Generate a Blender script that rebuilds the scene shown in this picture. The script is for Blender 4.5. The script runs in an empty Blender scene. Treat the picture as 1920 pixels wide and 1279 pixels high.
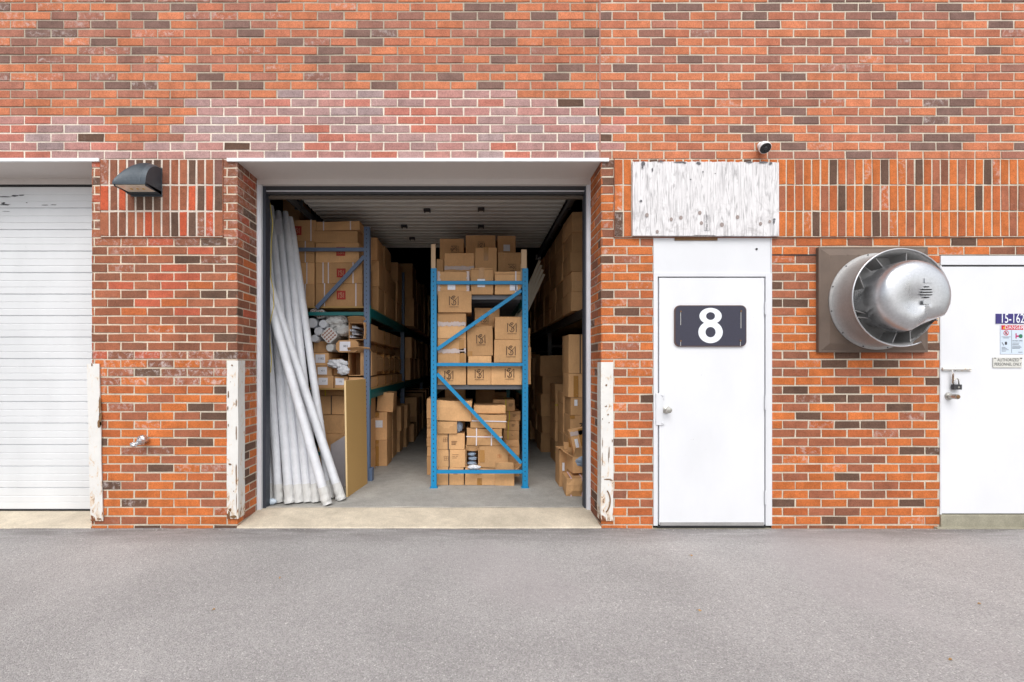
import bpy, math, random
from mathutils import Vector, Matrix, noise
R = math.radians
SC = bpy.context.scene
COL = SC.collection
rnd = random.Random(8)

# ------------------------------------------------------------------ camera, sky, sun, exposure
D = 3.8            # camera distance from the wall plane (y = 0)
S = 220.0          # photo pixels per metre on the wall plane
CX, CY, CH = 890.0, 685.0, 1.386   # pixel of the vanishing point, camera height
cam_d = bpy.data.cameras.new('camera'); cam = bpy.data.objects.new('camera', cam_d); COL.objects.link(cam)
cam.location = (0, -D, CH); cam.rotation_euler = (R(90), 0, 0)
cam_d.sensor_width = 36; cam_d.lens = S * D / 1920 * 36
cam_d.shift_x = (960 - CX) / 1920; cam_d.shift_y = (CY - 639.5) / 1920
cam_d.clip_start = 0.05; cam_d.clip_end = 500
SC.camera = cam
SUN_EL, SUN_AZ = R(50), R(-20)
w = bpy.data.worlds.new('World'); SC.world = w; w.use_nodes = True
nt = w.node_tree; nt.nodes.clear()
sky = nt.nodes.new('ShaderNodeTexSky'); sky.sky_type = 'NISHITA'; sky.sun_disc = False
sky.sun_elevation = SUN_EL; sky.sun_rotation = math.pi + SUN_AZ; sky.air_density = 1.0; sky.dust_density = 3.0; sky.ozone_density = 1.0
bg = nt.nodes.new('ShaderNodeBackground'); bg.inputs['Strength'].default_value = 0.15
wo = nt.nodes.new('ShaderNodeOutputWorld')
hs = nt.nodes.new('ShaderNodeHueSaturation'); hs.inputs['Saturation'].default_value = 0.3   # overcast: a grey sky
nt.links.new(sky.outputs[0], hs.inputs['Color']); nt.links.new(hs.outputs[0], bg.inputs['Color']); nt.links.new(bg.outputs[0], wo.inputs['Surface'])
sl = bpy.data.lights.new('sun', 'SUN'); sun = bpy.data.objects.new('sun', sl); COL.objects.link(sun)
sl.energy = 1.3; sl.angle = R(35); sl.color = (1.0, 0.965, 0.92)
# the sun stands behind the camera, to its left, and lights the wall from above
dirv = Vector((math.sin(SUN_AZ) * math.cos(SUN_EL), -math.cos(SUN_AZ) * math.cos(SUN_EL), math.sin(SUN_EL)))
sun.rotation_euler = dirv.to_track_quat('Z', 'Y').to_euler(); sun.location = (-3, -8, 9)
SC.view_settings.view_transform = 'Standard'; SC.view_settings.look = 'None'
SC.view_settings.exposure = 0.45; SC.view_settings.gamma = 1.0; SC.view_settings.use_curve_mapping = False
SC.render.engine = 'CYCLES'
SC.cycles.use_denoising = True; SC.cycles.max_bounces = 10; SC.cycles.diffuse_bounces = 6
SC.cycles.use_adaptive_sampling = True

# ------------------------------------------------------------------ helpers
def PX(x): return (x - CX) / S
def PZ(y): return CH + (CY - y) / S
def WX(x, k): return (x - CX) / S * k          # metres from a photo measurement at depth ratio k
def WZ(y, k): return CH + (CY - y) / S * k
def KY(k): return (k - 1) * D

def tag(o, label=None, cat=None, group=None, kind=None):
    if label: o['label'] = label
    if cat: o['category'] = cat
    if group: o['group'] = group
    if kind: o['kind'] = kind
    return o

def empty(name, loc=(0, 0, 0), label=None, cat=None, group=None):
    o = bpy.data.objects.new(name, None); COL.objects.link(o); o.location = loc
    o.empty_display_size = 0.1
    return tag(o, label, cat, group)

class MB:
    def __init__(s): s.v = []; s.f = []; s.m = []; s.c = []; s.cur = (1, 1, 1, 0)
    def vert(s, p): s.v.append(tuple(p)); s.c.append(s.cur); return len(s.v) - 1
    def face(s, ids, m=0): s.f.append(tuple(ids)); s.m.append(m)
    def poly(s, pts, m=0): s.face([s.vert(p) for p in pts], m)
    def box(s, x0, x1, y0, y1, z0, z1, m=0, M=None, noback=False):
        P = [Vector((x, y, z)) for z in (z0, z1) for y in (y0, y1) for x in (x0, x1)]
        if M is not None: P = [M @ p for p in P]
        i = [s.vert(p) for p in P]
        for q in ((0, 2, 3, 1), (4, 5, 7, 6), (0, 1, 5, 4), (2, 6, 7, 3), (0, 4, 6, 2), (1, 3, 7, 5)):
            s.face([i[a] for a in q], m)
        return s
    def cyl(s, p0, p1, r0, r1=None, n=12, m=0, caps=True):
        p0, p1 = Vector(p0), Vector(p1); r1 = r0 if r1 is None else r1
        return s.tube([p0, p1], [r0, r1], n, m, caps)
    def tube(s, pts, r, n=8, m=0, caps=True):
        pts = [Vector(p) for p in pts]
        if not isinstance(r, (list, tuple)): r = [r] * len(pts)
        rings = []
        d0 = (pts[1] - pts[0]).normalized()
        up = Vector((0, 0, 1)) if abs(d0.z) < 0.9 else Vector((0, 1, 0))
        a = d0.cross(up).normalized()
        for k, p in enumerate(pts):
            d = (pts[min(k + 1, len(pts) - 1)] - pts[max(k - 1, 0)]).normalized()
            a = (a - d * a.dot(d)).normalized(); b = d.cross(a)
            rings.append([s.vert(p + (a * math.cos(t) + b * math.sin(t)) * r[k]) for t in [2 * math.pi * j / n for j in range(n)]])
        for k in range(len(rings) - 1):
            for j in range(n):
                s.face((rings[k][j], rings[k][(j + 1) % n], rings[k + 1][(j + 1) % n], rings[k + 1][j]), m)
        if caps:
            s.face(rings[0][::-1], m); s.face(rings[-1], m)
        return s
    def lathe(s, prof, c, n=40, m=0, fn=None):
        # axis along -Y through c; prof = [(radius, distance out of the wall)]
        rings = []
        for (r, t) in prof:
            ring = []
            for j in range(n):
                a = 2 * math.pi * j / n; rr, tt = (r, t) if fn is None else fn(r, t, a)
                ring.append(s.vert((c[0] + rr * math.cos(a), c[1] - tt, c[2] + rr * math.sin(a))))
            rings.append(ring)
        for k in range(len(rings) - 1):
            for j in range(n):
                s.face((rings[k][j], rings[k][(j + 1) % n], rings[k + 1][(j + 1) % n], rings[k + 1][j]), m)
        return rings
    def build(s, name, mats, parent=None, org=(0, 0, 0), smooth=False, bevel=0, col=False, seg=2):
        me = bpy.data.meshes.new(name); o3 = Vector(org)
        me.from_pydata([tuple(Vector(p) - o3) for p in s.v], [], s.f)
        if not isinstance(mats, (list, tuple)): mats = [mats]
        for m in mats: me.materials.append(m)
        if len(mats) > 1: me.polygons.foreach_set('material_index', s.m)
        if col:
            at = me.color_attributes.new('tint', 'FLOAT_COLOR', 'POINT')
            at.data.foreach_set('color', [x for c in s.c for x in c])
        if smooth: me.polygons.foreach_set('use_smooth', [True] * len(s.f))
        me.validate(); me.update()
        o = bpy.data.objects.new(name, me); COL.objects.link(o)
        if parent is None: o.location = org
        else: o.parent = parent
        if smooth == 'auto':
            e = o.modifiers.new('split', 'EDGE_SPLIT'); e.split_angle = R(38)
        if bevel:
            b = o.modifiers.new('bevel', 'BEVEL'); b.width = bevel; b.segments = seg; b.limit_method = 'ANGLE'; b.angle_limit = R(35)
        return o

# ---- node materials
class N:
    def __init__(s, name):
        s.mat = bpy.data.materials.new(name); s.mat.use_nodes = True; s.t = s.mat.node_tree
        s.b = s.t.nodes['Principled BSDF']
    def n(s, typ, **kw):
        nd = s.t.nodes.new(typ)
        for k, v in kw.items():
            if k in nd.inputs.keys(): nd.inputs[k].default_value = v
            else: setattr(nd, k, v)
        return nd
    def l(s, a, b): s.t.links.new(a, b)
    def coord(s, kind='Object', scale=(1, 1, 1)):
        c = s.n('ShaderNodeTexCoord'); mp = s.n('ShaderNodeMapping'); mp.inputs['Scale'].default_value = scale
        s.l(c.outputs[kind], mp.inputs[0]); return mp.outputs[0]
    def noise(s, scale, detail=4, rough=0.6, vec=None, dist=0):
        nd = s.n('ShaderNodeTexNoise'); nd.inputs['Scale'].default_value = scale; nd.inputs['Detail'].default_value = detail
        nd.inputs['Roughness'].default_value = rough; nd.inputs['Distortion'].default_value = dist
        s.l(vec if vec is not None else s.coord(), nd.inputs['Vector']); return nd.outputs['Fac']
    def ramp(s, fac, stops):
        r = s.n('ShaderNodeValToRGB'); e = r.color_ramp.elements
        while len(e) < len(stops): e.new(0.5)
        for i, (p, c) in enumerate(stops):
            e[i].position = p; e[i].color = (c, c, c, 1) if isinstance(c, (int, float)) else tuple(c) + (1,)
        s.l(fac, r.inputs[0]); return r.outputs[0]
    def mix(s, fac, a, b, mode='MIX'):
        m = s.n('ShaderNodeMix'); m.data_type = 'RGBA'; m.blend_type = mode
        for v, i in ((fac, 0), (a, 6), (b, 7)):
            if isinstance(v, (int, float)): m.inputs[i].default_value = v
            elif isinstance(v, tuple): m.inputs[i].default_value = v + (1,) if len(v) == 3 else v
            else: s.l(v, m.inputs[i])
        return m.outputs[2]
    def math(s, op, a, b=0.0):
        m = s.n('ShaderNodeMath'); m.operation = op
        for v, i in ((a, 0), (b, 1)):
            if isinstance(v, (int, float)): m.inputs[i].default_value = v
            else: s.l(v, m.inputs[i])
        return m.outputs[0]
    def out(s, col=None, rough=None, bump=None, bs=0.3, bd=0.01, metal=None, spec=None):
        for v, k in ((col, 'Base Color'), (rough, 'Roughness'), (metal, 'Metallic'), (spec, 'Specular IOR Level')):
            if v is None: continue
            if isinstance(v, (int, float)): s.b.inputs[k].default_value = v
            elif isinstance(v, tuple): s.b.inputs[k].default_value = v + (1,)
            else: s.l(v, s.b.inputs[k])
        if bump is not None:
            bn = s.n('ShaderNodeBump'); bn.inputs['Strength'].default_value = bs; bn.inputs['Distance'].default_value = bd
            s.l(bump, bn.inputs['Height']); s.l(bn.outputs[0], s.b.inputs['Normal'])
        return s.mat

def simple(name, col, rough=0.6, metal=0.0, var=0.12, ns=14, bs=0.15, bd=0.004, spec=None, stretch=(1, 1, 1)):
    m = N(name); f = m.noise(ns, 5, 0.65, m.coord(scale=stretch))
    c = m.mix(f, tuple(x * (1 - var) for x in col), tuple(min(1, x * (1 + var)) for x in col))
    r = m.ramp(f, [(0.3, max(0, rough - 0.08)), (0.7, min(1, rough + 0.08))])
    return m.out(c, r, f, bs, bd, metal, spec)

def mk_brick():
    m = N('brick'); a = m.n('ShaderNodeVertexColor'); a.layer_name = 'tint'
    f1 = m.noise(90, 6, 0.75); f2 = m.noise(9, 5, 0.6)
    c = m.mix(m.ramp(f1, [(0.32, 0.72), (0.5, 1.0), (0.72, 1.2)]), (0, 0, 0), a.outputs['Color'])
    c = m.mix(1.0, a.outputs['Color'], m.ramp(f1, [(0.30, 0.62), (0.5, 0.98), (0.75, 1.22)]), 'MULTIPLY')
    c = m.mix(1.0, c, m.ramp(f2, [(0.3, 0.80), (0.7, 1.14)]), 'MULTIPLY')
    c = m.mix(1.0, c, m.ramp(m.noise(38, 6, 0.8, dist=0.3), [(0.3, 0.80), (0.52, 1.0), (0.72, 1.14)]), 'MULTIPLY')
    st = m.noise(1, 5, 0.65, m.coord(scale=(2.6, 2.6, 0.55)), 0.4)      # rain streaks and old soot
    c = m.mix(1.0, c, m.ramp(st, [(0.28, 0.76), (0.5, 1.0), (0.75, 1.06)]), 'MULTIPLY')
    pit = m.ramp(m.noise(120, 3, 0.6), [(0.30, 0.0), (0.36, 1.0)]); c = m.mix(1.0, c, m.mix(pit, (0.45, 0.42, 0.42), (1, 1, 1)), 'MULTIPLY')
    # efflorescence and scuffs: chalky patches where the alpha asks for them
    f3 = m.noise(22, 8, 0.75, dist=0.6); f4 = m.noise(3.1, 3, 0.5)
    e = m.math('MULTIPLY', m.ramp(f3, [(0.5, 0), (0.66, 1)]), m.math('ADD', a.outputs['Alpha'], m.ramp(f4, [(0.62, 0), (0.85, 0.3)])))
    e = m.math('MINIMUM', e, 0.8)
    c = m.mix(e, c, (0.62, 0.55, 0.53))
    h = m.math('ADD', m.math('MULTIPLY', f1, 0.7), m.math('MULTIPLY', m.noise(28, 5, 0.7), 0.6))
    return m.out(c, 0.88, h, 0.55, 0.004, spec=0.25)
def mk_mortar():
    m = N('mortar'); a = m.n('ShaderNodeVertexColor'); a.layer_name = 'tint'
    f = m.noise(130, 5, 0.7); g = m.noise(5, 4, 0.6)
    c = m.mix(1.0, a.outputs['Color'], m.ramp(f, [(0.3, 0.75), (0.7, 1.15)]), 'MULTIPLY')
    c = m.mix(1.0, c, m.ramp(g, [(0.3, 0.82), (0.7, 1.1)]), 'MULTIPLY')
    return m.out(c, 0.95, f, 0.6, 0.004, spec=0.1)
def mk_asphalt():
    m = N('asphalt'); v = m.coord()
    vo = m.n('ShaderNodeTexVoronoi'); vo.inputs['Scale'].default_value = 165; m.l(v, vo.inputs['Vector'])
    f = m.noise(170, 5, 0.85, v); g = m.noise(0.9, 6, 0.6, v, 0.5); h = m.noise(30, 4, 0.7, v)
    st = m.ramp(vo.outputs['Color'], [(0.1, 0.76), (0.5, 0.98), (0.85, 1.14), (1.0, 1.8)])
    c = m.mix(1.0, (0.375, 0.362, 0.357), st, 'MULTIPLY')
    c = m.mix(1.0, c, m.ramp(f, [(0.3, 0.70), (0.7, 1.28)]), 'MULTIPLY')
    c = m.mix(1.0, c, m.ramp(g, [(0.3, 0.86), (0.7, 1.12)]), 'MULTIPLY')
    c = m.mix(1.0, c, m.ramp(h, [(0.3, 0.92), (0.7, 1.08)]), 'MULTIPLY')
    # old seams of darker binder along the wall foot
    sp = m.n('ShaderNodeSeparateXYZ'); m.l(v, sp.inputs[0])
    gx = m.noise(1.6, 5, 0.7, m.coord(scale=(1, 6, 1)), 0.4)
    near = m.ramp(m.math('ADD', m.math('MULTIPLY', sp.outputs['Y'], 1.0), 1.0), [(0.62, 0), (0.97, 1)])
    c = m.mix(m.math('MULTIPLY', near, m.ramp(gx, [(0.34, 0.15), (0.58, 0.85)])), c, (0.15, 0.138, 0.135))
    # smoother worn patches
    pt = m.ramp(m.noise(0.55, 2, 0.4, v), [(0.60, 0), (0.66, 1)])
    c = m.mix(m.math('MULTIPLY', pt, 0.35), c, (0.38, 0.35, 0.355))
    bh = m.math('ADD', m.math('MULTIPLY', vo.outputs['Distance'], -0.8), m.math('MULTIPLY', f, 0.8))
    return m.out(c, 0.9, bh, 0.6, 0.006, spec=0.3)
def mk_concrete(name, col, dark=0.75, bs=0.35):
    m = N(name); f = m.noise(95, 6, 0.75); g = m.noise(2.2, 7, 0.65, dist=0.5); k = m.noise(11, 5, 0.7)
    c = m.mix(m.ramp(g, [(0.32, 0), (0.66, 1)]), tuple(x * dark for x in col), col)
    c = m.mix(1.0, c, m.ramp(f, [(0.3, 0.78), (0.7, 1.2)]), 'MULTIPLY')
    c = m.mix(1.0, c, m.ramp(k, [(0.3, 0.88), (0.7, 1.08)]), 'MULTIPLY')
    return m.out(c, 0.85, f, bs, 0.004, spec=0.3)
def mk_card(name, col):
    m = N(name); oi = m.n('ShaderNodeObjectInfo')
    f = m.noise(60, 5, 0.7); g = m.noise(3.5, 5, 0.6, dist=0.3); fl = m.noise(1, 3, 0.6, m.coord(scale=(260, 260, 9)))
    c = m.mix(oi.outputs['Random'], tuple(x * 0.74 for x in col), (col[0] * 1.16, col[1] * 1.18, col[2] * 1.22))
    c = m.mix(1.0, c, m.ramp(g, [(0.3, 0.86), (0.7, 1.08)]), 'MULTIPLY')
    c = m.mix(1.0, c, m.ramp(f, [(0.3, 0.93), (0.7, 1.06)]), 'MULTIPLY')
    c = m.mix(1.0, c, m.ramp(fl, [(0.35, 0.93), (0.65, 1.04)]), 'MULTIPLY')
    h = m.math('ADD', m.math('MULTIPLY', g, 2.0), fl)
    return m.out(c, 0.8, h, 0.25, 0.006, spec=0.25)
def mk_rusty(name, col, lo=0.645, zr=0.5, sc=(20, 20, 9), streak=0.0):
    # white paint that flakes to rust: noise spots plus more near the foot (the corrosion of the metal itself)
    m = N(name); v = m.coord(scale=(1, 1, 1))
    f = m.noise(1, 8, 0.72, m.coord(scale=sc), 0.8); g = m.noise(1, 5, 0.7, m.coord(scale=(45, 45, 12)), 0.4)
    c0 = N.coord(m, 'Generated'); sp = m.n('ShaderNodeSeparateXYZ'); m.l(c0, sp.inputs[0])
    foot = m.ramp(sp.outputs['Z'], [(0.0, 0.16), (0.12, 0.05), (0.45, 0.0)])
    t = m.math('ADD', m.math('ADD', f, m.math('MULTIPLY', foot, zr * 2)), 0)
    mask = m.ramp(t, [(lo, 0), (lo + 0.02, 1)])
    stain = m.ramp(t, [(lo - 0.09, 0), (lo, 0.55)])
    c = m.mix(stain, col, (0.62, 0.36, 0.12))
    rust = m.mix(g, (0.07, 0.02, 0.012), (0.28, 0.10, 0.035))
    c = m.mix(mask, c, rust)
    c = m.mix(1.0, c, m.ramp(m.noise(6, 4, 0.6), [(0.3, 0.93), (0.7, 1.03)]), 'MULTIPLY')
    r = m.ramp(mask, [(0, 0.42), (1, 0.85)])
    return m.out(c, r, m.math('MULTIPLY', mask, -1.0), 0.5, 0.003)
def mk_white(name, col=(0.72, 0.735, 0.765), rough=0.45, dirt=0.10, thr=0.66):
    m = N(name); g = m.noise(1.7, 5, 0.6, m.coord(scale=(1, 1, 0.5))); f = m.noise(26, 7, 0.75, dist=0.5)
    c = m.mix(m.ramp(g, [(0.35, 0), (0.75, 1)]), col, tuple(x * (1 - dirt) for x in col))
    c = m.mix(m.ramp(f, [(thr, 0), (thr + 0.05, 0.5)]), c, (0.35, 0.33, 0.31))
    return m.out(c, rough, g, 0.12, 0.01)
def mk_plywood():
    m = N('weathered_plywood'); 
    w1 = m.noise(1, 6, 0.6, m.coord(scale=(24, 3, 2.6)), 3.6); w2 = m.noise(1, 4, 0.7, m.coord(scale=(160, 3, 3)), 0.5)
    c = m.mix(m.ramp(w1, [(0.34, 0), (0.52, 1)]), (0.40, 0.39, 0.40), (0.70, 0.69, 0.70))
    c = m.mix(1.0, c, m.ramp(w2, [(0.32, 0.80), (0.55, 1.05)]), 'MULTIPLY')
    # band of darker weathering and knots along the lower third
    spz = m.n('ShaderNodeSeparateXYZ'); m.l(m.coord('Generated'), spz.inputs[0])
    low = m.ramp(spz.outputs['Z'], [(0.0, 0.9), (0.35, 0.5), (0.6, 0.1)])
    kn = m.ramp(m.noise(9, 6, 0.7, dist=1.2), [(0.52, 0), (0.66, 0.6)])
    c = m.mix(m.math('MULTIPLY', low, kn), c, (0.30, 0.28, 0.28))
    # flaked top edge
    top = m.ramp(m.math('ADD', spz.outputs['Z'], m.math('MULTIPLY', m.noise(12, 5, 0.7), 0.12)), [(1.03, 0), (1.035, 1)])
    sp = m.ramp(m.noise(14, 5, 0.75, m.coord(scale=(1, 1, 0.8))), [(0.75, 0), (0.76, 1)])
    c = m.mix(m.math('MAXIMUM', top, sp), c, (0.10, 0.10, 0.11))
    return m.out(c, 0.85, w1, 0.5, 0.004)
def mk_metal(name, col, rough=0.38, metal=0.9, bs=0.15):
    m = N(name); f = m.noise(5, 6, 0.7, dist=0.6); g = m.noise(70, 4, 0.8)
    c = m.mix(f, tuple(x * 0.78 for x in col), tuple(min(1, x * 1.08) for x in col))
    c = m.mix(1.0, c, m.ramp(g, [(0.3, 0.88), (0.7, 1.08)]), 'MULTIPLY')
    r = m.ramp(f, [(0.3, rough - 0.08), (0.7, rough + 0.14)])
    return m.out(c, r, f, bs, 0.01, metal)
def mk_wrap(name, col):
    m = N(name); f = m.noise(1, 6, 0.7, m.coord(scale=(34, 34, 5)), 1.0); g = m.noise(7, 5, 0.7)
    c = m.mix(m.ramp(g, [(0.35, 0), (0.7, 1)]), tuple(x * 0.86 for x in col), col)
    c = m.mix(m.ramp(f, [(0.58, 0), (0.72, 0.35)]), c, (0.42, 0.41, 0.40))
    return m.out(c, m.ramp(f, [(0.3, 0.22), (0.7, 0.5)]), f, 0.55, 0.008)
def mk_label():
    m = N('printed_label'); v = m.coord()
    b = m.n('ShaderNodeTexBrick'); m.l(m.coord(scale=(1, 1, 1)), b.inputs['Vector'])
    f = m.noise(1, 2, 0.9, m.coord(scale=(220, 10, 45)))
    c = m.mix(m.ramp(f, [(0.56, 0), (0.6, 0.45)]), (0.74, 0.75, 0.80), (0.25, 0.26, 0.32))
    t = m.t; t.nodes.remove(b)
    return m.out(c, 0.55)

M = {}
M['brick'] = mk_brick(); M['mortar'] = mk_mortar(); M['asphalt'] = mk_asphalt()
M['sill'] = mk_concrete('cream_concrete', (0.62, 0.545, 0.43), 0.74); M['floor'] = mk_concrete('grey_concrete', (0.37, 0.36, 0.335), 0.78)
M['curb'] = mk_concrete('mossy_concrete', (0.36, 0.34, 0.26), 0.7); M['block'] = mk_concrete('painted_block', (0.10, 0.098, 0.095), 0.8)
M['card'] = mk_card('cardboard', (0.62, 0.355, 0.165)); M['card_gap'] = mk_card('cardboard_gap_shade', (0.30, 0.165, 0.075))  # second one: darker card, the shade painted in for flap gaps
M['guard'] = mk_rusty('flaked_white_paint', (0.70, 0.69, 0.665))
M['white'] = mk_white('white_door_paint'); M['white2'] = mk_white('white_frame_paint', (0.67, 0.685, 0.715), 0.4, 0.08, 0.7)
M['ohd'] = mk_white('white_garage_steel', (0.68, 0.695, 0.71), 0.42, 0.14, 0.70)
M['ohin'] = simple('dull_cream_steel', (0.62, 0.60, 0.56), 0.6, 0, 0.15, 6)
M['soffit'] = simple('beige_soffit_metal', (0.62, 0.575, 0.545), 0.6, 0, 0.06, 30)
M['drip'] = simple('white_flashing', (0.78, 0.79, 0.80), 0.4, 0, 0.05, 8)
M['ply'] = mk_plywood()
M['alu'] = mk_metal('weathered_aluminium', (0.62, 0.63, 0.65), 0.31, 0.95)
M['alud'] = mk_metal('dull_aluminium', (0.46, 0.455, 0.45), 0.55, 0.6)
M['fanbox'] = simple('brown_sheet_metal', (0.135, 0.098, 0.076), 0.65, 0.1, 0.4, 5)
M['dark'] = simple('dark_rubber', (0.02, 0.02, 0.022), 0.7)
M['black'] = simple('black_plastic', (0.015, 0.015, 0.017), 0.3)
M['steelk'] = simple('dark_steel', (0.05, 0.05, 0.055), 0.5, 0.4)
M['seal'] = simple('brown_rubber_seal', (0.11, 0.085, 0.065), 0.7)
M['jamb'] = simple('pale_grey_jamb_paint', (0.66, 0.67, 0.71), 0.4, 0.0, 0.1, 9)
M['navy'] = simple('dark_track_paint', (0.03, 0.035, 0.05), 0.5)
M['lamp'] = simple('slate_bronze_casting', (0.055, 0.07, 0.085), 0.42, 0.3, 0.15, 12)
M['lens'] = simple('prismatic_lamp_glass', (0.85, 0.78, 0.64), 0.15, 0, 0.15, 40)
M['amber'] = simple('amber_led', (0.65, 0.42, 0.05), 0.3)
M['blue'] = mk_white('bright_blue_rack_paint', (0.0, 0.22, 0.46), 0.5, 0.10, 0.72)
M['slate'] = mk_white('faded_blue_rack_paint', (0.10, 0.145, 0.235), 0.45, 0.15, 0.70)
M['teal'] = mk_white('teal_rack_paint', (0.005, 0.14, 0.145), 0.45, 0.2, 0.66)
M['wood'] = simple('pine_lumber', (0.52, 0.36, 0.22), 0.7, 0, 0.15, 2, stretch=(30, 30, 1))
M['osb'] = simple('particle_board', (0.46, 0.285, 0.10), 0.8, 0, 0.16, 160)
M['osbe'] = simple('particle_board_edge', (0.62, 0.46, 0.24), 0.8, 0, 0.1, 90)
M['greyboard'] = simple('grey_panel', (0.33, 0.31, 0.33), 0.6)
M['wrap'] = mk_wrap('clear_plastic_wrap', (0.68, 0.70, 0.745)); M['wrapd'] = mk_wrap('dirty_plastic_wrap', (0.60, 0.60, 0.59))
M['bag'] = mk_wrap('blue_grey_bag', (0.25, 0.32, 0.42))
M['tape'] = simple('brown_packing_tape', (0.38, 0.19, 0.055), 0.25, 0, 0.1)
M['ctape'] = mk_wrap('torn_clear_tape', (0.55, 0.45, 0.42))
M['strap'] = simple('white_strapping', (0.66, 0.62, 0.66), 0.4)
M['pink'] = simple('pink_strapping', (0.62, 0.45, 0.50), 0.4)
M['bstrap'] = simple('black_strapping', (0.05, 0.04, 0.035), 0.5)
M['ystrap'] = simple('yellow_strapping', (0.62, 0.50, 0.02), 0.5)
M['paper'] = mk_label(); M['paperw'] = simple('white_paper', (0.74, 0.74, 0.80), 0.6)
M['ink'] = simple('dark_brown_ink', (0.055, 0.03, 0.018), 0.7); M['red'] = simple('red_ink', (0.38, 0.028, 0.02), 0.7)
M['fade'] = simple('faded_brown_ink', (0.20, 0.10, 0.045), 0.7)
M['orange'] = simple('orange_ink', (0.42, 0.12, 0.03), 0.7); M['cream'] = simple('cream_print', (0.55, 0.38, 0.22), 0.7)
M['navysign'] = simple('navy_sign_vinyl', (0.030, 0.030, 0.052), 0.6, 0, 0.5, 60)
M['signbr'] = simple('brown_sign_edge', (0.10, 0.05, 0.04), 0.5)
M['signw'] = simple('white_reflective_vinyl', (0.76, 0.80, 0.86), 0.4, 0, 0.03)
M['tilenavy'] = simple('indigo_tile', (0.03, 0.02, 0.16), 0.5); M['dred'] = simple('danger_red', (0.55, 0.01, 0.03), 0.45)
M['pale'] = simple('pale_blue_sign', (0.55, 0.64, 0.74), 0.5, 0, 0.04); M['sgrey'] = simple('cream_grey_sign', (0.60, 0.60, 0.56), 0.5)
M['txt'] = simple('charcoal_lettering', (0.04, 0.04, 0.05), 0.5); M['magenta'] = simple('magenta_ink', (0.45, 0.02, 0.15), 0.5)
M['green'] = simple('green_ink', (0.02, 0.16, 0.08), 0.5)
M['steel'] = mk_metal('brushed_steel', (0.55, 0.54, 0.50), 0.28, 0.95); M['rust'] = simple('rusty_steel', (0.20, 0.11, 0.05), 0.8, 0.2, 0.5, 40)
M['foil'] = mk_metal('crumpled_foil', (0.70, 0.72, 0.75), 0.25, 0.9, 0.6)
M['ycord'] = simple('yellow_cord', (0.50, 0.38, 0.06), 0.6); M['deck'] = simple('grey_steel_deck', (0.12, 0.125, 0.14), 0.5, 0.4)
M['leaf'] = simple('dry_leaf', (0.42, 0.25, 0.10), 0.8); M['bluecap'] = simple('blue_plastic', (0.03, 0.12, 0.5), 0.4)
M['clear'] = simple('cloudy_plastic', (0.50, 0.58, 0.66), 0.15); M['trim'] = simple('cream_trim', (0.60, 0.56, 0.46), 0.4)
M['joint'] = simple('control_joint_sealant', (0.36, 0.19, 0.15), 0.8)
M['rackk'] = simple('black_brown_rack_paint', (0.035, 0.028, 0.024), 0.5)
M['profile'] = simple('red_brown_profile', (0.26, 0.09, 0.055), 0.6); M['profilew'] = simple('white_profile', (0.60, 0.58, 0.56), 0.5)

_fc = {}
def text(s, size, mat, parent, loc, rotz=0, tilt=0, sx=1.0, org=(0, 0, 0), name='lettering', thick=0.0, bold=0.0, center=True):
    """flat lettering on a face that looks towards -Y"""
    key = (s, thick, bold)
    if key not in _fc:
        cu = bpy.data.curves.new('t', 'FONT'); cu.body = s; cu.size = 1.0; cu.align_x = 'CENTER' if center else 'LEFT'; cu.align_y = 'CENTER'
        cu.extrude = thick; cu.offset = bold; cu.resolution_u = 3; cu.space_line = 0.85
        ob = bpy.data.objects.new('t', cu); COL.objects.link(ob)
        bpy.context.view_layer.update()
        me = bpy.data.meshes.new_from_object(ob); bpy.data.objects.remove(ob)
        _fc[key] = me
    me = _fc[key].copy(); me.name = name
    me.materials.clear(); me.materials.append(mat)
    T = Matrix.Rotation(rotz, 4, 'Z') @ Matrix.Rotation(R(90), 4, 'X') @ Matrix.Rotation(tilt, 4, 'Z') @ Matrix.Diagonal((size * sx, size, size if thick else 1, 1))
    me.transform(T)
    me.transform(Matrix.Translation(Vector(loc) - Vector(org)))
    o = bpy.data.objects.new(name, me); COL.objects.link(o); o.parent = parent
    return o

def ribbon(mb, pts, wd, m=0, y=0.0):
    """flat stroke in the XZ plane"""
    pts = [Vector((p[0], p[1])) for p in pts]; L = []; Q = []
    for i, p in enumerate(pts):
        d = (pts[min(i + 1, len(pts) - 1)] - pts[max(i - 1, 0)]).normalized(); n = Vector((-d.y, d.x)) * wd / 2
        L.append(mb.vert((p.x + n.x, y, p.y + n.y))); Q.append(mb.vert((p.x - n.x, y, p.y - n.y)))
    for i in range(len(pts) - 1): mb.face((L[i], Q[i], Q[i + 1], L[i + 1]), m)

def arc(cx, cz, r, a0, a1, n=10, rz=None):
    rz = r if rz is None else rz
    return [(cx + r * math.cos(R(a0 + (a1 - a0) * i / n)), cz + rz * math.sin(R(a0 + (a1 - a0) * i / n))) for i in range(n + 1)]

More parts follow.
